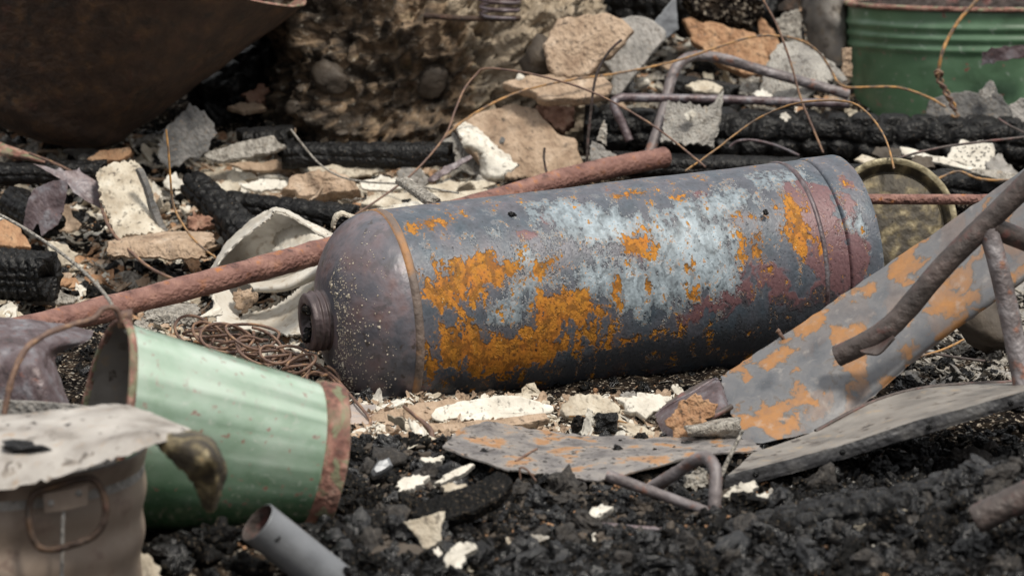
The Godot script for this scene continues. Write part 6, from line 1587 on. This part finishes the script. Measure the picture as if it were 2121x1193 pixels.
func strew(called: String, noun: String, category: String, group: String, meshes: Array, mats: Array, n: int, box: Array, small: float, big: float, tilt: float, sink := 0.05) -> void:
	var protos := {}
	for i in n:
		var px := rng.randf_range(box[0], box[2])
		var py := rng.randf_range(box[1], box[3])
		while covered(px, py):
			px = rng.randf_range(box[0], box[2])
			py = rng.randf_range(box[1], box[3])
		var p := on(px, py)
		var q := pow(rng.randf(), 1.6)
		var size := lerpf(small, big, q)
		var key: int = rng.randi() % meshes.size() * 100 + rng.randi() % mats.size()
		var o: MeshInstance3D
		if protos.has(key):
			o = protos[key].duplicate()
		else:
			o = MeshInstance3D.new()
			o.mesh = meshes[key / 100]
			o.material_override = M[mats[key % 100]]
			protos[key] = o
		o.name = numbered(called)
		o.transform = lay(p, size, tilt, sink)
		add_child(o, true)
		var how := "big" if q > 0.6 else "middling" if q > 0.25 else "small"
		tag(o, "%s %s %s %s" % [how, SHADES[mats[key % 100]], noun, nearest_mark(p)], category, group)

# nothing loose is heaped on the bent rods, the flat sheet or the flanged panel
func covered(px: float, py: float) -> bool:
	if px > 1225 and px < 1510 and py > 925 and py < 1095:
		return true
	if px > 910 and px <= 1225 and py > 915 and py < 1010:
		return true
	return px >= 1480 and py > 850 and py < 1045 - (px - 1500) * 0.22

func in_pale(px: float, py: float) -> bool:
	return px > 420 and px < 1010 and py > 335 and py < 445 or px > 740 and px < 1440 and py > 815 and py < 910

func mass(called: String, label: String, category: String, mesh: Mesh, m: Material, n: int, boxes: Array, small: float, big: float, tilt: float, sink := 0.05, dark := false) -> void:
	var mm := MultiMesh.new()
	mm.transform_format = MultiMesh.TRANSFORM_3D
	mm.mesh = mesh
	mm.instance_count = n
	for i in n:
		var b: Array = boxes[i % boxes.size()]
		var px := rng.randf_range(b[0], b[2])
		var py := rng.randf_range(b[1], b[3])
		if dark and in_pale(px, py) and rng.randf() < 0.85:
			px = rng.randf_range(720, 2200)
			py = rng.randf_range(930, 1230)
		mm.set_instance_transform(i, lay(on(px, py), lerpf(small, big, pow(rng.randf(), 2.6)), tilt, sink))
	var o := MultiMeshInstance3D.new()
	o.multimesh = mm
	o.material_override = m
	o.name = numbered(called)
	add_child(o, true)
	o.set_meta("kind", "stuff")
	o.set_meta("label", label)
	o.set_meta("category", category)

func scatter() -> void:
	var flakes := []
	for k in 9:
		flakes.append(flake_mesh(k, 1.3))
	var laths := []
	for k in 6:
		laths.append(flake_mesh(20 + k, 2.6))
	var coals := []
	for k in 9:
		coals.append(coal_mesh(k))
	var pale := ["cream", "white", "cream", "white", "tan"]
	var mixed := ["tan", "cream", "ochre", "bark", "grey", "slate"]
	strew("plaster_flake", "flake", "flake", "pale flakes behind the cylinder", flakes, pale, 130, [430, 338, 1010, 440], 0.02, 0.085, 0.3)
	strew("debris_chip", "debris scrap", "chip", "chips under the rusted vessel", flakes, mixed, 70, [0, 285, 560, 345], 0.02, 0.085, 0.35)
	strew("debris_chip", "chip", "chip", "chips around the leaning slab", flakes, ["tan", "cream", "cream", "ochre", "bark", "white", "slate"], 110, [0, 380, 460, 660], 0.018, 0.075, 0.4)
	strew("rubble_chip", "rubble chip", "chip", "chips before the cylinder", flakes, pale, 95, [760, 822, 1420, 912], 0.014, 0.05, 0.35)
	strew("bark_chip", "wood chip", "wood chip", "grey wood chips at right", laths, ["bark", "bark", "grey"], 80, [1885, 560, 2180, 810], 0.016, 0.045, 0.3)
	strew("ash_chip", "ash chip", "chip", "pale chips in the black char", flakes, ["white", "cream", "bark"], 90, [725, 925, 2100, 1190], 0.006, 0.022, 0.5, 0.3)
	strew("bank_chip", "chip", "chip", "chips on the back bank", flakes, mixed, 75, [1000, 40, 1770, 340], 0.018, 0.06, 0.5)
	strew("beam_chip", "chip", "chip", "chips by the charred beams", flakes, mixed, 34, [1770, 300, 2121, 400], 0.014, 0.04, 0.4)
	strew("charcoal_lump", "charcoal lump", "charcoal", "charcoal lumps in the foreground", coals, ["gloss", "char", "gloss", "ashcoal"], 230, [720, 940, 2121, 1190], 0.016, 0.058, 0.6, 0.14)
	strew("charcoal_lump", "charcoal lump", "charcoal", "charcoal lumps before the bucket", coals, ["gloss", "char"], 40, [310, 1095, 720, 1190], 0.016, 0.05, 0.5, 0.15)
	strew("charcoal_piece", "charcoal piece", "charcoal", "charcoal pieces at the left", coals, ["gloss", "char", "char"], 60, [0, 300, 480, 650], 0.014, 0.05, 0.5, 0.1)
	strew("charcoal_piece", "charcoal piece", "charcoal", "charcoal pieces on the bank", coals, ["gloss", "char", "ashcoal"], 60, [1000, 20, 1770, 340], 0.016, 0.065, 0.5, 0.1)
	var whole := [-250, 250, 2350, 1250]
	var rub := [[430, 335, 1010, 445], [200, 360, 900, 700], [740, 822, 1430, 915], [380, 560, 1000, 900]]
	for k in 3:
		mass("pale_debris", "fine pale flakes and crumbs strewn through the rubble", "debris", flakes[k], [M.cream, M.white, M.tan][k], 3200, rub, 0.004, 0.022, 0.5)
		mass("fine_char", "fine black char crumbs covering the ground", "char", coals[k], [M.char, M.coal, M.gloss][k], [5500, 5500, 2500][k], [whole, [700, 915, 2250, 1230]], 0.004, 0.028, 0.6, 0.05, true)
		mass("mixed_debris", "fine mixed chips scattered over the burnt ground", "debris", flakes[3 + k], [M.ochre, M.bark, M.grey][k], 1500, [whole, [-100, 280, 600, 660], [1000, 0, 2200, 400]], 0.004, 0.02, 0.5, 0.05, true)
	var litter := [[-150, 285, 560, 350], [-150, 370, 470, 690], [380, 330, 1020, 450], [300, 620, 720, 860], [1000, 40, 1770, 340]]
	for k in 5:
		mass("flake_litter", "thin overlapping flakes littering the ground behind and beside the cylinder", "debris", flakes[k + 2], [M.cream, M.tan, M.bark, M.white, M.ochre][k], 900, litter, 0.01, 0.045, 0.4)
	mass("wood_debris", "fine grey wood chips in the heap below the curved sheet", "debris", laths[0], M.bark, 1600, [[1880, 540, 2200, 830]], 0.004, 0.016, 0.5)
	mass("white_crumbs", "fine white crumbs in the black char", "crumbs", flakes[1], M.white, 500, [[720, 920, 2150, 1200], whole], 0.002, 0.007, 0.5, 0.4)
	mass("soil_grains", "fine brown soil grains in the char", "soil", coals[5], M.ochre, 3200, [[720, 900, 1600, 1150], [720, 950, 1550, 1120], whole], 0.002, 0.008, 0.5, 0.4)
	mass("soil_clumps", "dark brown burnt soil clumps among the char", "soil", coals[6], M.stone, 2600, [[720, 930, 1560, 1140]], 0.004, 0.018, 0.5, 0.2)
